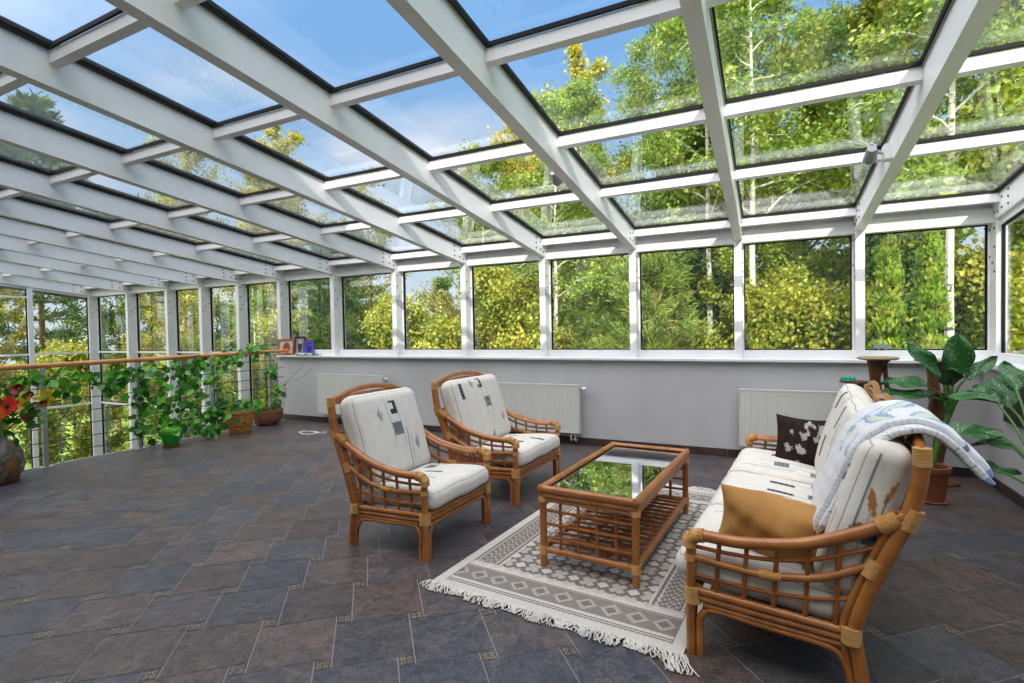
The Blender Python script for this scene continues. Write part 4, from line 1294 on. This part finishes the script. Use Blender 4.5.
# hanging vine further along the rail
gx2, gy2 = -7.84, -2.75
t = empty('trailing_vine', (XRL, -2.9, .86)); tag(t, 'green vine trailing along the railing wires above the vase', 'plant')
lp = [np.array(p, float)-np.array((XRL, -2.9, .86)) for p in (
    [(X, -2.2, 1.0), (X, -2.5, .95), (X, -2.8, .98), (X, -3.1, 1.02)], [(X, -2.4, .93), (X, -2.55, .85), (X, -2.6, .78)],
    [(X, -2.9, 1.0), (X, -3.1, .92), (X, -3.3, .98), (X, -3.4, .95)], [(X, -3.0, .95), (X, -2.95, .85), (X, -2.98, .80)])]
b = MB()
for p in lp: b.tube(list(p), .004, 5, smooth=4)
b.build('stems', M['stem'], t)
V, F, C = vine_leaves(lp, 90, .105, np.random.RandomState(12), .045); mesh_np('leaves', V, F, M['leaf'], t, C)

# ------------------------------------------------------------------ vase and flowers
vx, vy = -7.56, -3.68
t = empty('floor_vase', (vx, vy, 0)); tag(t, 'big glazed floor vase with painted flowers beside the railing', 'vase')
vs_prof = [(.13, 0), (.145, .015), (.15, .05), (.18, .09), (.195, .16), (.19, .26), (.165, .34), (.125, .385), (.085, .41), (.07, .44), (.07, .49), (.08, .505), (.07, .505), (.06, .46)]
m = noise_col(mat('vase_glaze', rough=.25, coat=.4), lin('#8c7f70'), lin('#a89a88'), scale=5)
m2 = m.node_tree; mp_ = N(m, 'ShaderNodeTexNoise'); mp_.inputs['Scale'].default_value = 7; mp_.inputs['Detail'].default_value = 3; mp_.inputs['Distortion'].default_value = 1.2
tc = N(m, 'ShaderNodeTexCoord'); Lk(m, tc.outputs['Object'], mp_.inputs['Vector'])
cr = N(m, 'ShaderNodeValToRGB'); e = cr.color_ramp.elements
e[0].position = .36; e[0].color = (*lin('#94582a'), 1); e[1].position = .56; e[1].color = (*lin('#83776a'), 1)
el = cr.color_ramp.elements.new(.47); el.color = (*lin('#3c4636'), 1)
Lk(m, mp_.outputs['Fac'], cr.inputs[0]); Lk(m, cr.outputs[0], bsdf(m).inputs['Base Color'])
b = MB(); b.lathe(vs_prof, n=36); b.build('body', m, t)
b = MB(); b.lathe([(.135, -.0), (.15, .012), (.155, .05), (.151, .055)], n=36); b.build('foot', M['darkwood'], t)
def flower(pos, kind, colr, label, size=.07, face=(.55, -.75, .35), seed=0):
    base = Vector((vx+(pos[0]-vx)*.12, vy+(pos[1]-vy)*.12, .47))
    t = empty('cut_flower', base); tag(t, label, 'flower')
    P = Vector(pos)-base
    MB().tube([(0, 0, 0), tuple(P*.55+Vector((0, 0, .03))), tuple(P)], .004, 6, smooth=4).build('stem', M['stem'], t)
    f = Vector(face).normalized(); a = f.cross(Vector((0, 0, 1))).normalized(); c = f.cross(a)
    n = {'gerbera': 22, 'lily': 6, 'rose': 16}[kind]
    Pn = []; Nn = []; Td = []; S_ = []; Cc = []
    r = np.random.RandomState(seed)
    for k in range(n):
        q = 2*PI*k/n+r.uniform(-.1, .1); tilt = {'gerbera': .15, 'lily': .55, 'rose': .3+.9*(k/n)}[kind]
        d = (a*math.cos(q)+c*math.sin(q))*math.cos(tilt)+f*math.sin(tilt)
        Pn.append(P+(a*math.cos(q)+c*math.sin(q))*.012); Nn.append(f*math.cos(tilt)-(a*math.cos(q)+c*math.sin(q))*math.sin(tilt)); Td.append(d)
        S_.append(size*({'gerbera': 1, 'lily': 1.15, 'rose': .8-.3*k/n}[kind])); Cc.append(np.array(colr)*r.uniform(.8, 1.15))
    V, F, C = leaf_card(np.array([tuple(p) for p in Pn]), np.array([tuple(p) for p in Nn]), np.array([tuple(p) for p in Td]), np.array(S_), {'gerbera': .34, 'lily': .5, 'rose': .9}[kind], np.array(Cc), .1)
    mesh_np('petals', V, F, M['petal'], t, C)
    hc = (.02, .012, .006) if kind == 'gerbera' else lin('#7a6a1a')
    b = MB(); b.tube([tuple(P-f*.008), tuple(P+f*.006), tuple(P+f*.012)], [.014, .022, .010], 12); b.build('flower_centre', mat('flower_heart', hc, .9), t)
red, orange, yellow, dred = lin('#d8261a'), lin('#e86a1c'), lin('#dcb21c'), lin('#8e1420')
FL = [((-7.38, -3.66, .755), 'gerbera', red, 'large red gerbera at the left of the bouquet', .095),
      ((-7.40, -3.745, .675), 'gerbera', orange, 'orange gerbera low at the left edge of the bouquet', .09),
      ((-7.38, -3.52, .74), 'lily', yellow, 'yellow lily in the middle of the bouquet', .09),
      ((-7.52, -3.30, .77), 'lily', yellow, 'yellow lily at the right tip of the bouquet', .095),
      ((-7.40, -3.46, .65), 'rose', dred, 'dark red bloom low on the right of the bouquet', .115),
      ((-7.50, -3.52, .90), 'rose', dred, 'dark red bloom at the top of the bouquet', .095),
      ((-7.44, -3.46, .835), 'rose', dred, 'dark red bloom just below the topmost one', .075),
      ((-7.40, -3.37, .73), 'rose', dred, 'dark red bloom between the two yellow lilies', .075)]
for k, (p, kd, c, lb, sz) in enumerate(FL): flower(p, kd, c, lb, sz, seed=k)
t = empty('bouquet_greenery', (vx, vy, .47)); tag(t, 'dark green leaves filling the bouquet in the floor vase', 'greenery', kind='stuff')
r = np.random.RandomState(31); n = 170
d = unit(r.normal(0, 1, (n, 3))*np.array([1, 1, .6])+np.array([0, .2, .5])); P = d*r.uniform(.08, .34, (n, 1))+np.array([0, .03, .10])
P[:, 2] = np.maximum(P[:, 2], -.02)
V, F, C = leaf_card(P, unit(r.normal(0, .5, (n, 3))+np.array([.5, -.6, .6])), unit(d+r.normal(0, .3, (n, 3))), r.uniform(.08, .15, n), .5, np.array([GREENS[r.randint(5)]*r.uniform(.4, .9) for _ in range(n)]))
mesh_np('leaves', V, F, M['leaf'], t, C)

# ------------------------------------------------------------------ ground and trees outside
def ground_z(x, y):
    d = max(0.0, y-1.0)
    return -2.85+.055*d + (.0 if x > -14 else .03*(-14-x))
xs = np.linspace(-60, 45, 60); ys = np.linspace(-20, 60, 50)
V = np.array([(x, y, ground_z(x, y)-.02+(.12*math.sin(x*.9)*math.cos(y*.7) if y > 1.5 or x < -16 or x > 3 else -.12)) for x in xs for y in ys])
i, j = np.meshgrid(np.arange(59), np.arange(49), indexing='ij'); i = i.ravel(); j = j.ravel()
struct(mesh_np('ground', V, np.stack([i*50+j, (i+1)*50+j, (i+1)*50+j+1, i*50+j+1], -1), M['ground'], smooth=True))

M['birch_bark'] = noise_col(mat('birch_bark', rough=.8), lin('#55504a'), lin('#d9d3c6'), scale=4, stretch=(1.2, 1.2, 5), lo=.30, hi=.40)
M['bark'] = noise_col(mat('grey_bark', rough=.9), lin('#6b5c4b'), lin('#a08b72'), scale=6, stretch=(3, 3, .6), bump=.4)
M['pine_bark'] = noise_col(mat('pine_bark', rough=.9), lin('#8a5a38'), lin('#b98a60'), scale=6, stretch=(3, 3, .8), bump=.4)

def skeleton(r, H, nb, t0, prof, rise, crook=.04, trunk_r=.10, twigs=6, droop=0.0, tw_len=.35):
    """trunk + branches -> (MB, twig points, twig directions)"""
    b = MB(); pts = []; dirs = []
    n = 9
    tp = [np.array([0, 0, 0.])]
    for k in range(1, n+1): tp.append(np.array([tp[-1][0]+r.normal(0, crook)*H/n, tp[-1][1]+r.normal(0, crook)*H/n, H*k/n]))
    b.tube(tp, [trunk_r*(1-.93*(k/n)**.9)+.006 for k in range(n+1)], 7, smooth=2)
    az = r.uniform(0, 6.28)
    for k in range(nb):
        t = t0+(1-t0)*(k+.5)/nb; az += 2.4+r.uniform(-.4, .4)
        f = t*n; j_ = min(int(f), n-1); p0 = tp[j_]+(tp[j_+1]-tp[j_])*(f-j_)
        Lb = prof((t-t0)/(1-t0))*r.uniform(.75, 1.2)
        d = np.array([math.cos(az), math.sin(az), rise+r.uniform(-.15, .25)]); d /= np.linalg.norm(d)
        path = [p0]; m_ = 5
        for q in range(1, m_+1):
            d = d+r.normal(0, .16, 3)+np.array([0, 0, .05-droop*q*.12]); d /= np.linalg.norm(d)
            path.append(path[-1]+d*Lb/m_)
        rb = trunk_r*(.34*(1-t)+.10)
        b.tube(path, [rb*(1-.85*q/m_)+.003 for q in range(m_+1)], 5)
        for q in range(twigs):
            f2_ = r.uniform(.25, 1)*m_; j2 = min(int(f2_), m_-1); p1 = path[j2]+(path[j2+1]-path[j2])*(f2_-j2)
            dd = (path[j2+1]-path[j2]); dd /= np.linalg.norm(dd)+1e-9
            dd = dd+r.normal(0, .6, 3)+np.array([0, 0, .15-droop]); dd /= np.linalg.norm(dd)
            lt = Lb*tw_len*r.uniform(.5, 1.2)
            p2 = p1+dd*lt+np.array([0, 0, -droop*lt*.5])
            b.tube([p1, (p1+p2)/2+r.normal(0, .03, 3), p2], [.010, .007, .004], 4, cap=False)
            for s in range(5):
                pts.append(p1+(p2-p1)*(s+1)/5); dirs.append(dd)
        for s in range(3): pts.append(path[-1]+r.normal(0, .08, 3)); dirs.append(d)
    return b, np.array(pts), np.array(dirs)

def foliage(r, pts, n, spread, size, cols, width=.7, hang=0.0, upn=.5, jit=.3):
    idx = r.randint(len(pts), size=n)
    P = pts[idx]+r.normal(0, spread, (n, 3))
    nr = unit(r.normal(0, 1, (n, 3))+np.array([.15, -.75, upn*1.6]))
    td = r.normal(0, 1, (n, 3))+np.array([0, 0, -hang]); td = unit(td-nr*np.sum(td*nr, 1, keepdims=True))
    # one tint for a whole spray, a smaller one per leaf
    cl = np.array(cols)[r.randint(len(cols), size=len(pts))]*r.uniform(.8, 1.2, (len(pts), 1))
    C = cl[idx]*r.uniform(1-jit, 1+jit, (n, 1))
    return leaf_card(P, nr, td, r.uniform(.7, 1.35, n)*size, width, np.clip(C, 0, 1), .12)

L_ = lambda *h: [np.array(lin(x)) for x in h]
YEL = L_('#c6bf3c', '#b2b436', '#d2c850', '#a2a834', '#c0ae44')
MIDG = L_('#96ae34', '#849f2e', '#aebc40', '#728e2c', '#bec24a')
DEEP = L_('#55782a', '#466a24', '#70903a', '#5e8230', '#3a5a22')
BIRCH = L_('#90b040', '#7ea236', '#a8c04c', '#6e922e', '#b2bc50')
OLIVE = L_('#a7a23c', '#8f9434', '#b9b04a', '#c4bb58', '#7f8a34')
PINE = L_('#5a7a34', '#4a6c2e', '#6d8a3c', '#3d5c28', '#7c9444')
THUJA = L_('#a0c03c', '#8cb032', '#b4cc48', '#7a9c2c', '#bcc050')
PB = L_('#9ab04e', '#88a04a', '#aebb5c', '#789244', '#bcc26e')

def make_tree(name, seed, H, nb, t0, prof, rise, trunk_r, twigs, nleaf, spread, size, cols, bark, width=.7, hang=0., droop=0., tw_len=.35, upn=.5, crook=.04):
    r = np.random.RandomState(seed)
    t = empty(name, (0, 0, 0))
    b, pts, dirs = skeleton(r, H, nb, t0, prof, rise, crook, trunk_r, twigs, droop, tw_len)
    b.build('trunk', M[bark], t)
    V, F, C = foliage(r, pts, nleaf, spread, size, cols, width, hang, upn)
    mesh_np('crown', V, F, M['treeleaf'], t, C)
    return t
def needle_tree(name, seed, H, t0, rad, cols, nn, size, trunk_r=.09, whorl=.45, rise=.05, bark='pine_bark', width=.16, per=9):
    """conifer: whorls of boughs with sprays of narrow needles"""
    r = np.random.RandomState(seed)
    t = empty(name, (0, 0, 0)); b = MB()
    b.tube([(0, 0, 0), (.03, 0, H*.5), (0, .02, H)], [trunk_r, trunk_r*.7, .01], 7, smooth=5)
    P = []; D = []
    z = H*t0
    while z < H*.99:
        f = (z-H*t0)/(H*(1-t0)); k = r.randint(5, 8)
        for q in range(k):
            az = 2*PI*(q+r.uniform(-.3, .3))/k; L = rad*(1-f)**.75*r.uniform(.75, 1.15)+.1
            d = np.array([math.cos(az), math.sin(az), rise+.35*f+r.uniform(-.1, .15)])
            e_ = np.array([0, 0, z])+d*L
            b.tube([(0, 0, z), tuple(np.array([0, 0, z])+d*L*.5-np.array([0, 0, .03])), tuple(e_)], [.018*(1-f)+.006, .010, .004], 4, cap=False)
            for s in range(per):
                g_ = r.uniform(.15, 1.05); c = np.array([0, 0, z])+d*L*g_
                sd = np.cross(d, [0, 0, 1]); P.append(c+sd*r.uniform(-.35, .35)*L*.5*(1.1-g_*.6)+r.normal(0, .03, 3)); D.append(d+sd*r.uniform(-.8, .8)+np.array([0, 0, .12]))
        z += whorl*(1-.45*f)*r.uniform(.8, 1.2)
    b.build('trunk', M[bark], t)
    P = np.array(P); D = unit(np.array(D))
    idx = r.randint(len(P), size=nn)
    td = unit(D[idx]+r.normal(0, .55, (nn, 3))); nr = unit(r.normal(0, 1, (nn, 3))+np.array([0, -.3, .6])); nr = unit(nr-td*np.sum(td*nr, 1, keepdims=True))
    cl = np.array(cols)[r.randint(len(cols), size=len(P))]
    V, F, C = leaf_card(P[idx]+r.normal(0, .05, (nn, 3)), nr, td, r.uniform(.7, 1.3, nn)*size, width, cl[idx]*r.uniform(.7, 1.25, (nn, 1)), .1)
    mesh_np('crown', V, F, M['treeleaf'], t, C)
    return t
def columnar(name, seed, H, R, cols, nn, size):
    r = np.random.RandomState(seed); t = empty(name, (0, 0, 0)); b = MB(); b.tube([(0, 0, 0), (0, 0, H*.9)], [.06, .01], 7); 
    for k in range(30):
        z = r.uniform(.05, .9)*H; az = r.uniform(0, 6.28); b.tube([(0, 0, z), (math.cos(az)*R*.6, math.sin(az)*R*.6, z+.25)], [.012, .004], 4)
    b.build('trunk', M['bark'], t)
    k = 420; tt = r.uniform(.02, 1, k); az = r.uniform(0, 6.28, k); rr = R*np.clip(1.05-tt**2.2, 0, 1)**.8*np.clip(tt*9+.5, 0, 1)*r.uniform(.55, 1.08, k)
    P = np.stack([np.cos(az)*rr, np.sin(az)*rr, tt*H], -1); D = np.stack([np.cos(az)*.35, np.sin(az)*.35, np.ones(k)], -1)
    idx = r.randint(k, size=nn); td = unit(D[idx]+r.normal(0, .4, (nn, 3)))
    nr = unit(np.stack([np.cos(az), np.sin(az), 0*az], -1)[idx]+r.normal(0, .5, (nn, 3))); nr = unit(nr-td*np.sum(td*nr, 1, keepdims=True))
    cl = np.array(cols)[r.randint(len(cols), size=k)]
    V, F, C = leaf_card(P[idx]+r.normal(0, .035, (nn, 3)), nr, td, r.uniform(.6, 1.5, nn)*size, .45, cl[idx]*r.uniform(.6, 1.25, (nn, 1)), .15)
    mesh_np('crown', V, F, M['treeleaf'], t, C); return t

round_p = lambda R: (lambda t: R*(.55+.75*math.sin(PI*min(1, t*.85+.12)))*(1.05-.55*t))
tall_p = lambda R: (lambda t: R*(1.0-.72*t)+.15)
PROTO = {
 'maple': lambda: make_tree('maple_tree', 11, 8.5, 26, .22, round_p(1.7), .55, .11, 9, 22000, .10, .082, MIDG+YEL[:2], 'bark', .85),
 'yellow': lambda: make_tree('spring_tree', 12, 9.5, 24, .28, round_p(1.5), .7, .10, 9, 15000, .085, .075, YEL, 'bark', .8),
 'olive': lambda: make_tree('budding_tree', 13, 9, 26, .2, round_p(1.6), .6, .10, 10, 13000, .10, .065, OLIVE, 'bark', .7, crook=.06),
 'birch': lambda: make_tree('birch_tree', 14, 13.5, 40, .22, tall_p(2.0), .55, .13, 9, 36000, .12, .068, BIRCH, 'birch_bark', .75, hang=.8, droop=.55, tw_len=.5, crook=.02),
 'deep': lambda: make_tree('broadleaf_tree', 15, 9, 34, .08, round_p(1.8), .4, .12, 9, 30000, .13, .095, DEEP+MIDG[:2], 'bark', .8),
 'bush': lambda: make_tree('hazel_bush', 16, 3.4, 26, .03, round_p(1.1), .8, .04, 10, 26000, .085, .052, MIDG+YEL, 'bark', .9),
 'darkbush': lambda: make_tree('evergreen_bush', 17, 3.4, 26, .03, round_p(1.1), .7, .04, 10, 22000, .09, .052, DEEP, 'bark', .8),
 'pine': lambda: needle_tree('pine_tree', 18, 10, .25, 2.0, PINE, 26000, .20),
 'youngpine': lambda: needle_tree('young_pine', 19, 4.2, .03, 1.5, PB+MIDG[:1], 40000, .10, .05, .32, .25),
 'thuja': lambda: columnar('thuja_shrub', 20, 5.0, .25, THUJA, 30000, .055),
 'slim': lambda: make_tree('slim_birch', 21, 11, 22, .52, tall_p(1.5), .6, .085, 8, 12000, .10, .07, BIRCH, 'birch_bark', .75, hang=.5, droop=.3, tw_len=.4, crook=.018),
}
# kind, x, y, height, turn, label
TREES = [
 ('birch', -1.55, 7.0, 14.0, .3, 'tall birch with white trunk and hanging green leaves, highest tree over the roof glass'),
 ('birch', -3.55, 9.2, 13.2, 2.1, 'birch just left of the tallest birch, seen above the coffee table'),
 ('birch', -5.05, 6.4, 9.5, 4.4, 'slim white-trunked birch behind the fourth back window from the right corner'),
 ('maple', 1.5, 5.6, 11.2, .9, 'spring-green maple over the right end of the roof, behind the thuja shrubs'),
 ('maple', 3.6, 4.4, 10.8, 2.6, 'spring-green maple at the right edge of the photo'),
 ('maple', .1, 8.2, 10.4, 4.0, 'maple farther back, between the birch and the roof beam with the floodlight'),
 ('thuja', .62, 2.5, 5.25, 0, 'left one of the two narrow thuja shrubs behind the right-hand window'),
 ('thuja', 1.06, 2.5, 5.3, 2.2, 'right one of the two narrow thuja shrubs behind the right-hand window'),
 ('yellow', -5.6, 7.9, 11.2, .4, 'yellow-green tree standing tall above the two windows behind the coffee table'),
 ('yellow', -7.6, 8.6, 10.6, 3.0, 'yellow-green tree above the window behind the farther armchair'),
 ('olive', -9.0, 7.0, 8.8, 1.0, 'olive budding tree behind the farther armchair back, seen in the sixth window'),
 ('olive', -10.8, 5.6, 8.2, 3.6, 'olive budding tree with bare branches behind the nearer armchair'),
 ('pine', -10.2, 3.2, 6.8, .2, 'dark green conifer behind the picture frames'),
 ('olive', -13.4, 4.4, 9.2, 5.0, 'olive tree with pale bare limbs left of the picture frames'),
 ('yellow', -16.0, 6.5, 11.0, 1.4, 'yellow tree rising over the left end of the roof'),
 ('olive', -18.5, 5.0, 11.2, 2.2, 'olive budding tree in the far left corner, over the roof glass'),
 ('yellow', -15.6, 2.6, 7.6, 2.8, 'bright yellow-green tree in the corner window behind the green pot'),
 ('pine', -19.5, 1.4, 11.0, 1.2, 'tall pine with bare trunk behind the left glazed wall'),
 ('pine', -18.2, -2.2, 11.5, 2.9, 'tall pine at the left edge of the photo above the vase'),
 ('yellow', -17.6, -.3, 6.2, .1, 'low yellow-green tree behind the left glazed wall, under the pines'),
 ('youngpine', -2.7, 3.7, 5.6, .3, 'soft young pine behind the third back window from the right corner'),
 ('youngpine', -3.9, 4.6, 5.4, 1.9, 'soft young pine at the post between the third and fourth back windows'),
 ('deep', -2.3, 6.6, 9.2, 5.2, 'full green tree behind the soft young pine in the third window'),
 ('maple', -1.1, 4.6, 5.9, 3.1, 'light green low tree standing behind the bush of the second back window'),
 ('bush', -.75, 3.6, 4.5, 4.0, 'bright yellow-green bush low in the middle of the second back window'),
 ('bush', 2.3, 4.2, 4.8, .6, 'bright bush right of the thuja shrubs'),
 ('bush', -5.4, 4.4, 4.9, 5.1, 'bright green bush low in the fourth back window'),
 ('bush', -6.9, 5.0, 5.2, 1.7, 'bright green bush low in the fifth back window'),
 ('bush', -8.6, 4.0, 4.6, .2, 'yellow-green bush low in the window right of the nearer armchair'),
 ('bush', -11.7, 3.0, 4.4, 2.4, 'yellow-green bush low in the window behind the railing end'),
 ('bush', -13.6, 1.9, 3.9, 3.9, 'yellow-green bush behind the climbing vine'),
 ('bush', -16.3, .8, 3.8, .7, 'yellow-green bush in the corner of the glazed stairwell'),
 ('bush', -16.4, -1.4, 3.6, 4.6, 'bright bush low behind the left glazed wall, right of the vase'),
 ('darkbush', -.6, 6.0, 4.6, 1.0, 'dark bush low behind the second back window'),
 ('darkbush', -3.3, 6.3, 4.9, 2.0, 'dark bush low between the two young pines'),
 ('darkbush', -15.2, 4.4, 4.6, 3.0, 'dark bush behind the far corner post'),
]
TREES += [
 ('slim', -4.9, 4.3, 9.0, .5, 'leaning slim birch trunk at the left side of the fourth back window from the right'),
 ('slim', -5.1, 6.3, 10.0, 2.0, 'straight slim birch trunk near the middle of the fourth back window'),
 ('slim', -1.83, 5.0, 11.0, 3.3, 'slim birch trunk right of the middle of the third back window'),
 ('slim', -1.0, 4.0, 10.5, 4.6, 'slim birch trunk at the left side of the second back window'),
 ('slim', .86, 4.4, 11.0, 1.1, 'slim birch trunk left of the two thuja shrubs'),
 ('slim', 1.38, 2.95, 10.5, 5.3, 'slim birch trunk right of the two thuja shrubs'),
 ('slim', -7.2, 5.4, 8.6, 2.7, 'slim birch trunk at the left side of the fifth back window'),
 ('slim', -10.9, 3.9, 6.6, .2, 'slim birch trunk behind the nearer armchair, in the window above it'),
 ('slim', -12.8, 3.2, 6.4, 3.9, 'slim birch trunk behind the round bowl pot'),
 ('bush', .0, 3.7, 4.4, 2.9, 'bright yellow-green bush at the left side of the right-hand window, beside the thuja shrubs'),
 ('darkbush', 1.2, 4.2, 4.9, 2.5, 'dark bush directly behind the two thuja shrubs'),
]
BACK = [('deep', -24 + 3.1*k, 13.5+2.2*math.sin(k*2.3), (7.0 if k < 8 else 9.2)+1.2*math.sin(k*1.7), k*1.9) for k in range(13)]
BACKL = [(('maple', 'deep', 'yellow')[k % 3], -25.5+1.5*math.sin(k*2.1), 9.0-3.4*k, 9.5+1.2*math.cos(k*2.2), k*2.3) for k in range(3)]
BW = ['in the far left corner', 'left of the olive trees', 'behind the olive trees', 'behind the dark conifer', 'behind the nearer armchair', 'behind the farther armchair', 'behind the yellow-green trees', 'behind the slim birch', 'behind the young pines', 'behind the tall birch', 'behind the second back window', 'behind the thuja shrubs', 'at the far right']
for k, a in enumerate(BACK):
    if k in (6, 10, 11, 12): continue      # hidden behind nearer crowns
    TREES.append((*a, 'dense green tree in the back row of the wood, '+BW[k]))
for k, a in enumerate(BACKL): TREES.append((*a, ['light green tree of the far row beyond the glazed stairwell, nearest the corner', 'dark green tree of the far row beyond the glazed stairwell, behind the corner bush', 'yellow-green tree of the far row beyond the glazed stairwell, behind the tall pine'][k]))
GRP = {'birch': 'birches outside', 'maple': 'maples outside', 'yellow': 'yellow-green trees outside', 'olive': 'budding trees outside', 'pine': 'conifers outside', 'youngpine': 'young pines outside', 'thuja': 'thuja shrubs outside', 'slim': 'slim birches outside', 'deep': 'dense trees of the wood', 'bush': 'bright bushes outside', 'darkbush': 'dark bushes outside'}
BASEH = {'maple': 8.5, 'yellow': 9.5, 'olive': 9, 'birch': 13.5, 'deep': 9, 'bush': 3.4, 'darkbush': 3.4, 'pine': 10, 'youngpine': 4.2, 'thuja': 5.0, 'slim': 11}
made = {}
for kind, x, y, h, az, lb in TREES:
    if kind not in made: o = made[kind] = PROTO[kind]()
    else: o = copy_tree(made[kind])
    s = h/BASEH[kind]
    o.location = (x, y, ground_z(x, y)-.05); o.rotation_euler = (0, 0, az)
    o.scale = (s*.5+.5 if s > 1 else s, s*.5+.5 if s > 1 else s, s)
    tag(o, lb, 'bush' if 'bush' in kind else ('shrub' if kind == 'thuja' else 'tree'), GRP[kind])


# ------------------------------------------------------------------ sky, sun, camera
w = bpy.data.worlds.new('World'); SC.world = w; w.use_nodes = True
nt = w.node_tree; nt.nodes.clear()
def WN(t, **k):
    n = nt.nodes.new(t)
    for a, b_ in k.items(): setattr(n, a, b_)
    return n
out = WN('ShaderNodeOutputWorld'); bg = WN('ShaderNodeBackground'); tc = WN('ShaderNodeTexCoord'); sp = WN('ShaderNodeSeparateXYZ')
cr = WN('ShaderNodeValToRGB'); nt.links.new(tc.outputs['Generated'], sp.inputs[0]); nt.links.new(sp.outputs[2], cr.inputs[0])
e = cr.color_ramp.elements
e[0].position = 0; e[0].color = (*lin('#dfe9f4'), 1); e[1].position = 1; e[1].color = (*lin('#6aa6ea'), 1)
for p, c in ((.12, '#cfe0f3'), (.28, '#acd0f5'), (.45, '#86baf2')):
    x_ = e.new(p); x_.color = (*lin(c), 1)
mp = WN('ShaderNodeMapping'); mp.inputs['Scale'].default_value = (1, 1, 2.6)
no = WN('ShaderNodeTexNoise'); no.inputs['Scale'].default_value = 2.6; no.inputs['Detail'].default_value = 8
nt.links.new(tc.outputs['Generated'], mp.inputs[0]); nt.links.new(mp.outputs[0], no.inputs['Vector'])
c2 = WN('ShaderNodeValToRGB'); c2.color_ramp.elements[0].position = .52; c2.color_ramp.elements[1].position = .68
nt.links.new(no.outputs['Fac'], c2.inputs[0])
mh = WN('ShaderNodeMapRange'); mh.inputs[1].default_value = .48; mh.inputs[2].default_value = .25; mh.inputs[3].default_value = .12; mh.inputs[4].default_value = 1
nt.links.new(sp.outputs[2], mh.inputs[0])
mm = WN('ShaderNodeMath', operation='MULTIPLY'); nt.links.new(c2.outputs[0], mm.inputs[0]); nt.links.new(mh.outputs[0], mm.inputs[1])
mx = WN('ShaderNodeMix', data_type='RGBA'); nt.links.new(mm.outputs[0], mx.inputs[0]); nt.links.new(cr.outputs[0], mx.inputs[6]); mx.inputs[7].default_value = (.95, .96, 1, 1)
dp = WN('ShaderNodeVectorMath', operation='DOT_PRODUCT'); dp.inputs[1].default_value = (-.22, -.50, .84); nt.links.new(tc.outputs['Generated'], dp.inputs[0])  # added bright lobe in the unseen sky behind and overhead, lifts interior light
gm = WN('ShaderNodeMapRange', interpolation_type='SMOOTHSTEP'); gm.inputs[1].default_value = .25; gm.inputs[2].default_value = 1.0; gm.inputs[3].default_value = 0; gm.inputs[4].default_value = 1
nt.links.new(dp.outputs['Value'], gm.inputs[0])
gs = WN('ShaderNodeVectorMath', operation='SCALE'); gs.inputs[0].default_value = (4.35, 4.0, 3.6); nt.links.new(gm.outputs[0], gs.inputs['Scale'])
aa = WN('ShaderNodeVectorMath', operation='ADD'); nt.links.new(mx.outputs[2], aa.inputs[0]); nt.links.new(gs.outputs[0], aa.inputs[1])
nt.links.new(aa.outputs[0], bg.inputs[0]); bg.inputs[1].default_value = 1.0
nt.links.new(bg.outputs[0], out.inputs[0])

sun = bpy.data.lights.new('sun', 'SUN'); sun.energy = 4.6; sun.angle = math.radians(.6); sun.color = (1, .95, .86)
so = bpy.data.objects.new('sun', sun); COL.objects.link(so)
so.rotation_euler = Vector((-.364, 1, -.567)).to_track_quat('-Z', 'Y').to_euler()
so.location = (4, -12, 9)

cam = bpy.data.cameras.new('camera'); co = bpy.data.objects.new('camera', cam); COL.objects.link(co)
cam.sensor_width = 36; cam.lens = 518.788*36/1024; cam.clip_start = .05; cam.clip_end = 300
r3 = Vector((0.89686196, 0.44194566, -0.01796254)); u3 = Vector((0.00604219, 0.02836542, 0.99957936)); f3 = Vector((-0.44226928, 0.89659324, -0.02276955))
mt = Matrix.Identity(4)
for k in range(3): mt[k][0] = r3[k]; mt[k][1] = u3[k]; mt[k][2] = -f3[k]
mt[0][3], mt[1][3], mt[2][3] = -.84272, -5.96229, 1.4
co.matrix_world = mt
SC.camera = co
SC.view_settings.view_transform = 'Standard'; SC.view_settings.look = 'None'
SC.view_settings.exposure = 0.08; SC.view_settings.gamma = 1.0; SC.view_settings.use_curve_mapping = False
SC.cycles.max_bounces = 10; SC.cycles.transparent_max_bounces = 32; SC.cycles.diffuse_bounces = 4; SC.cycles.glossy_bounces = 4
SC.cycles.caustics_reflective = False; SC.cycles.caustics_refractive = False
SC.cycles.sample_clamp_indirect = 6
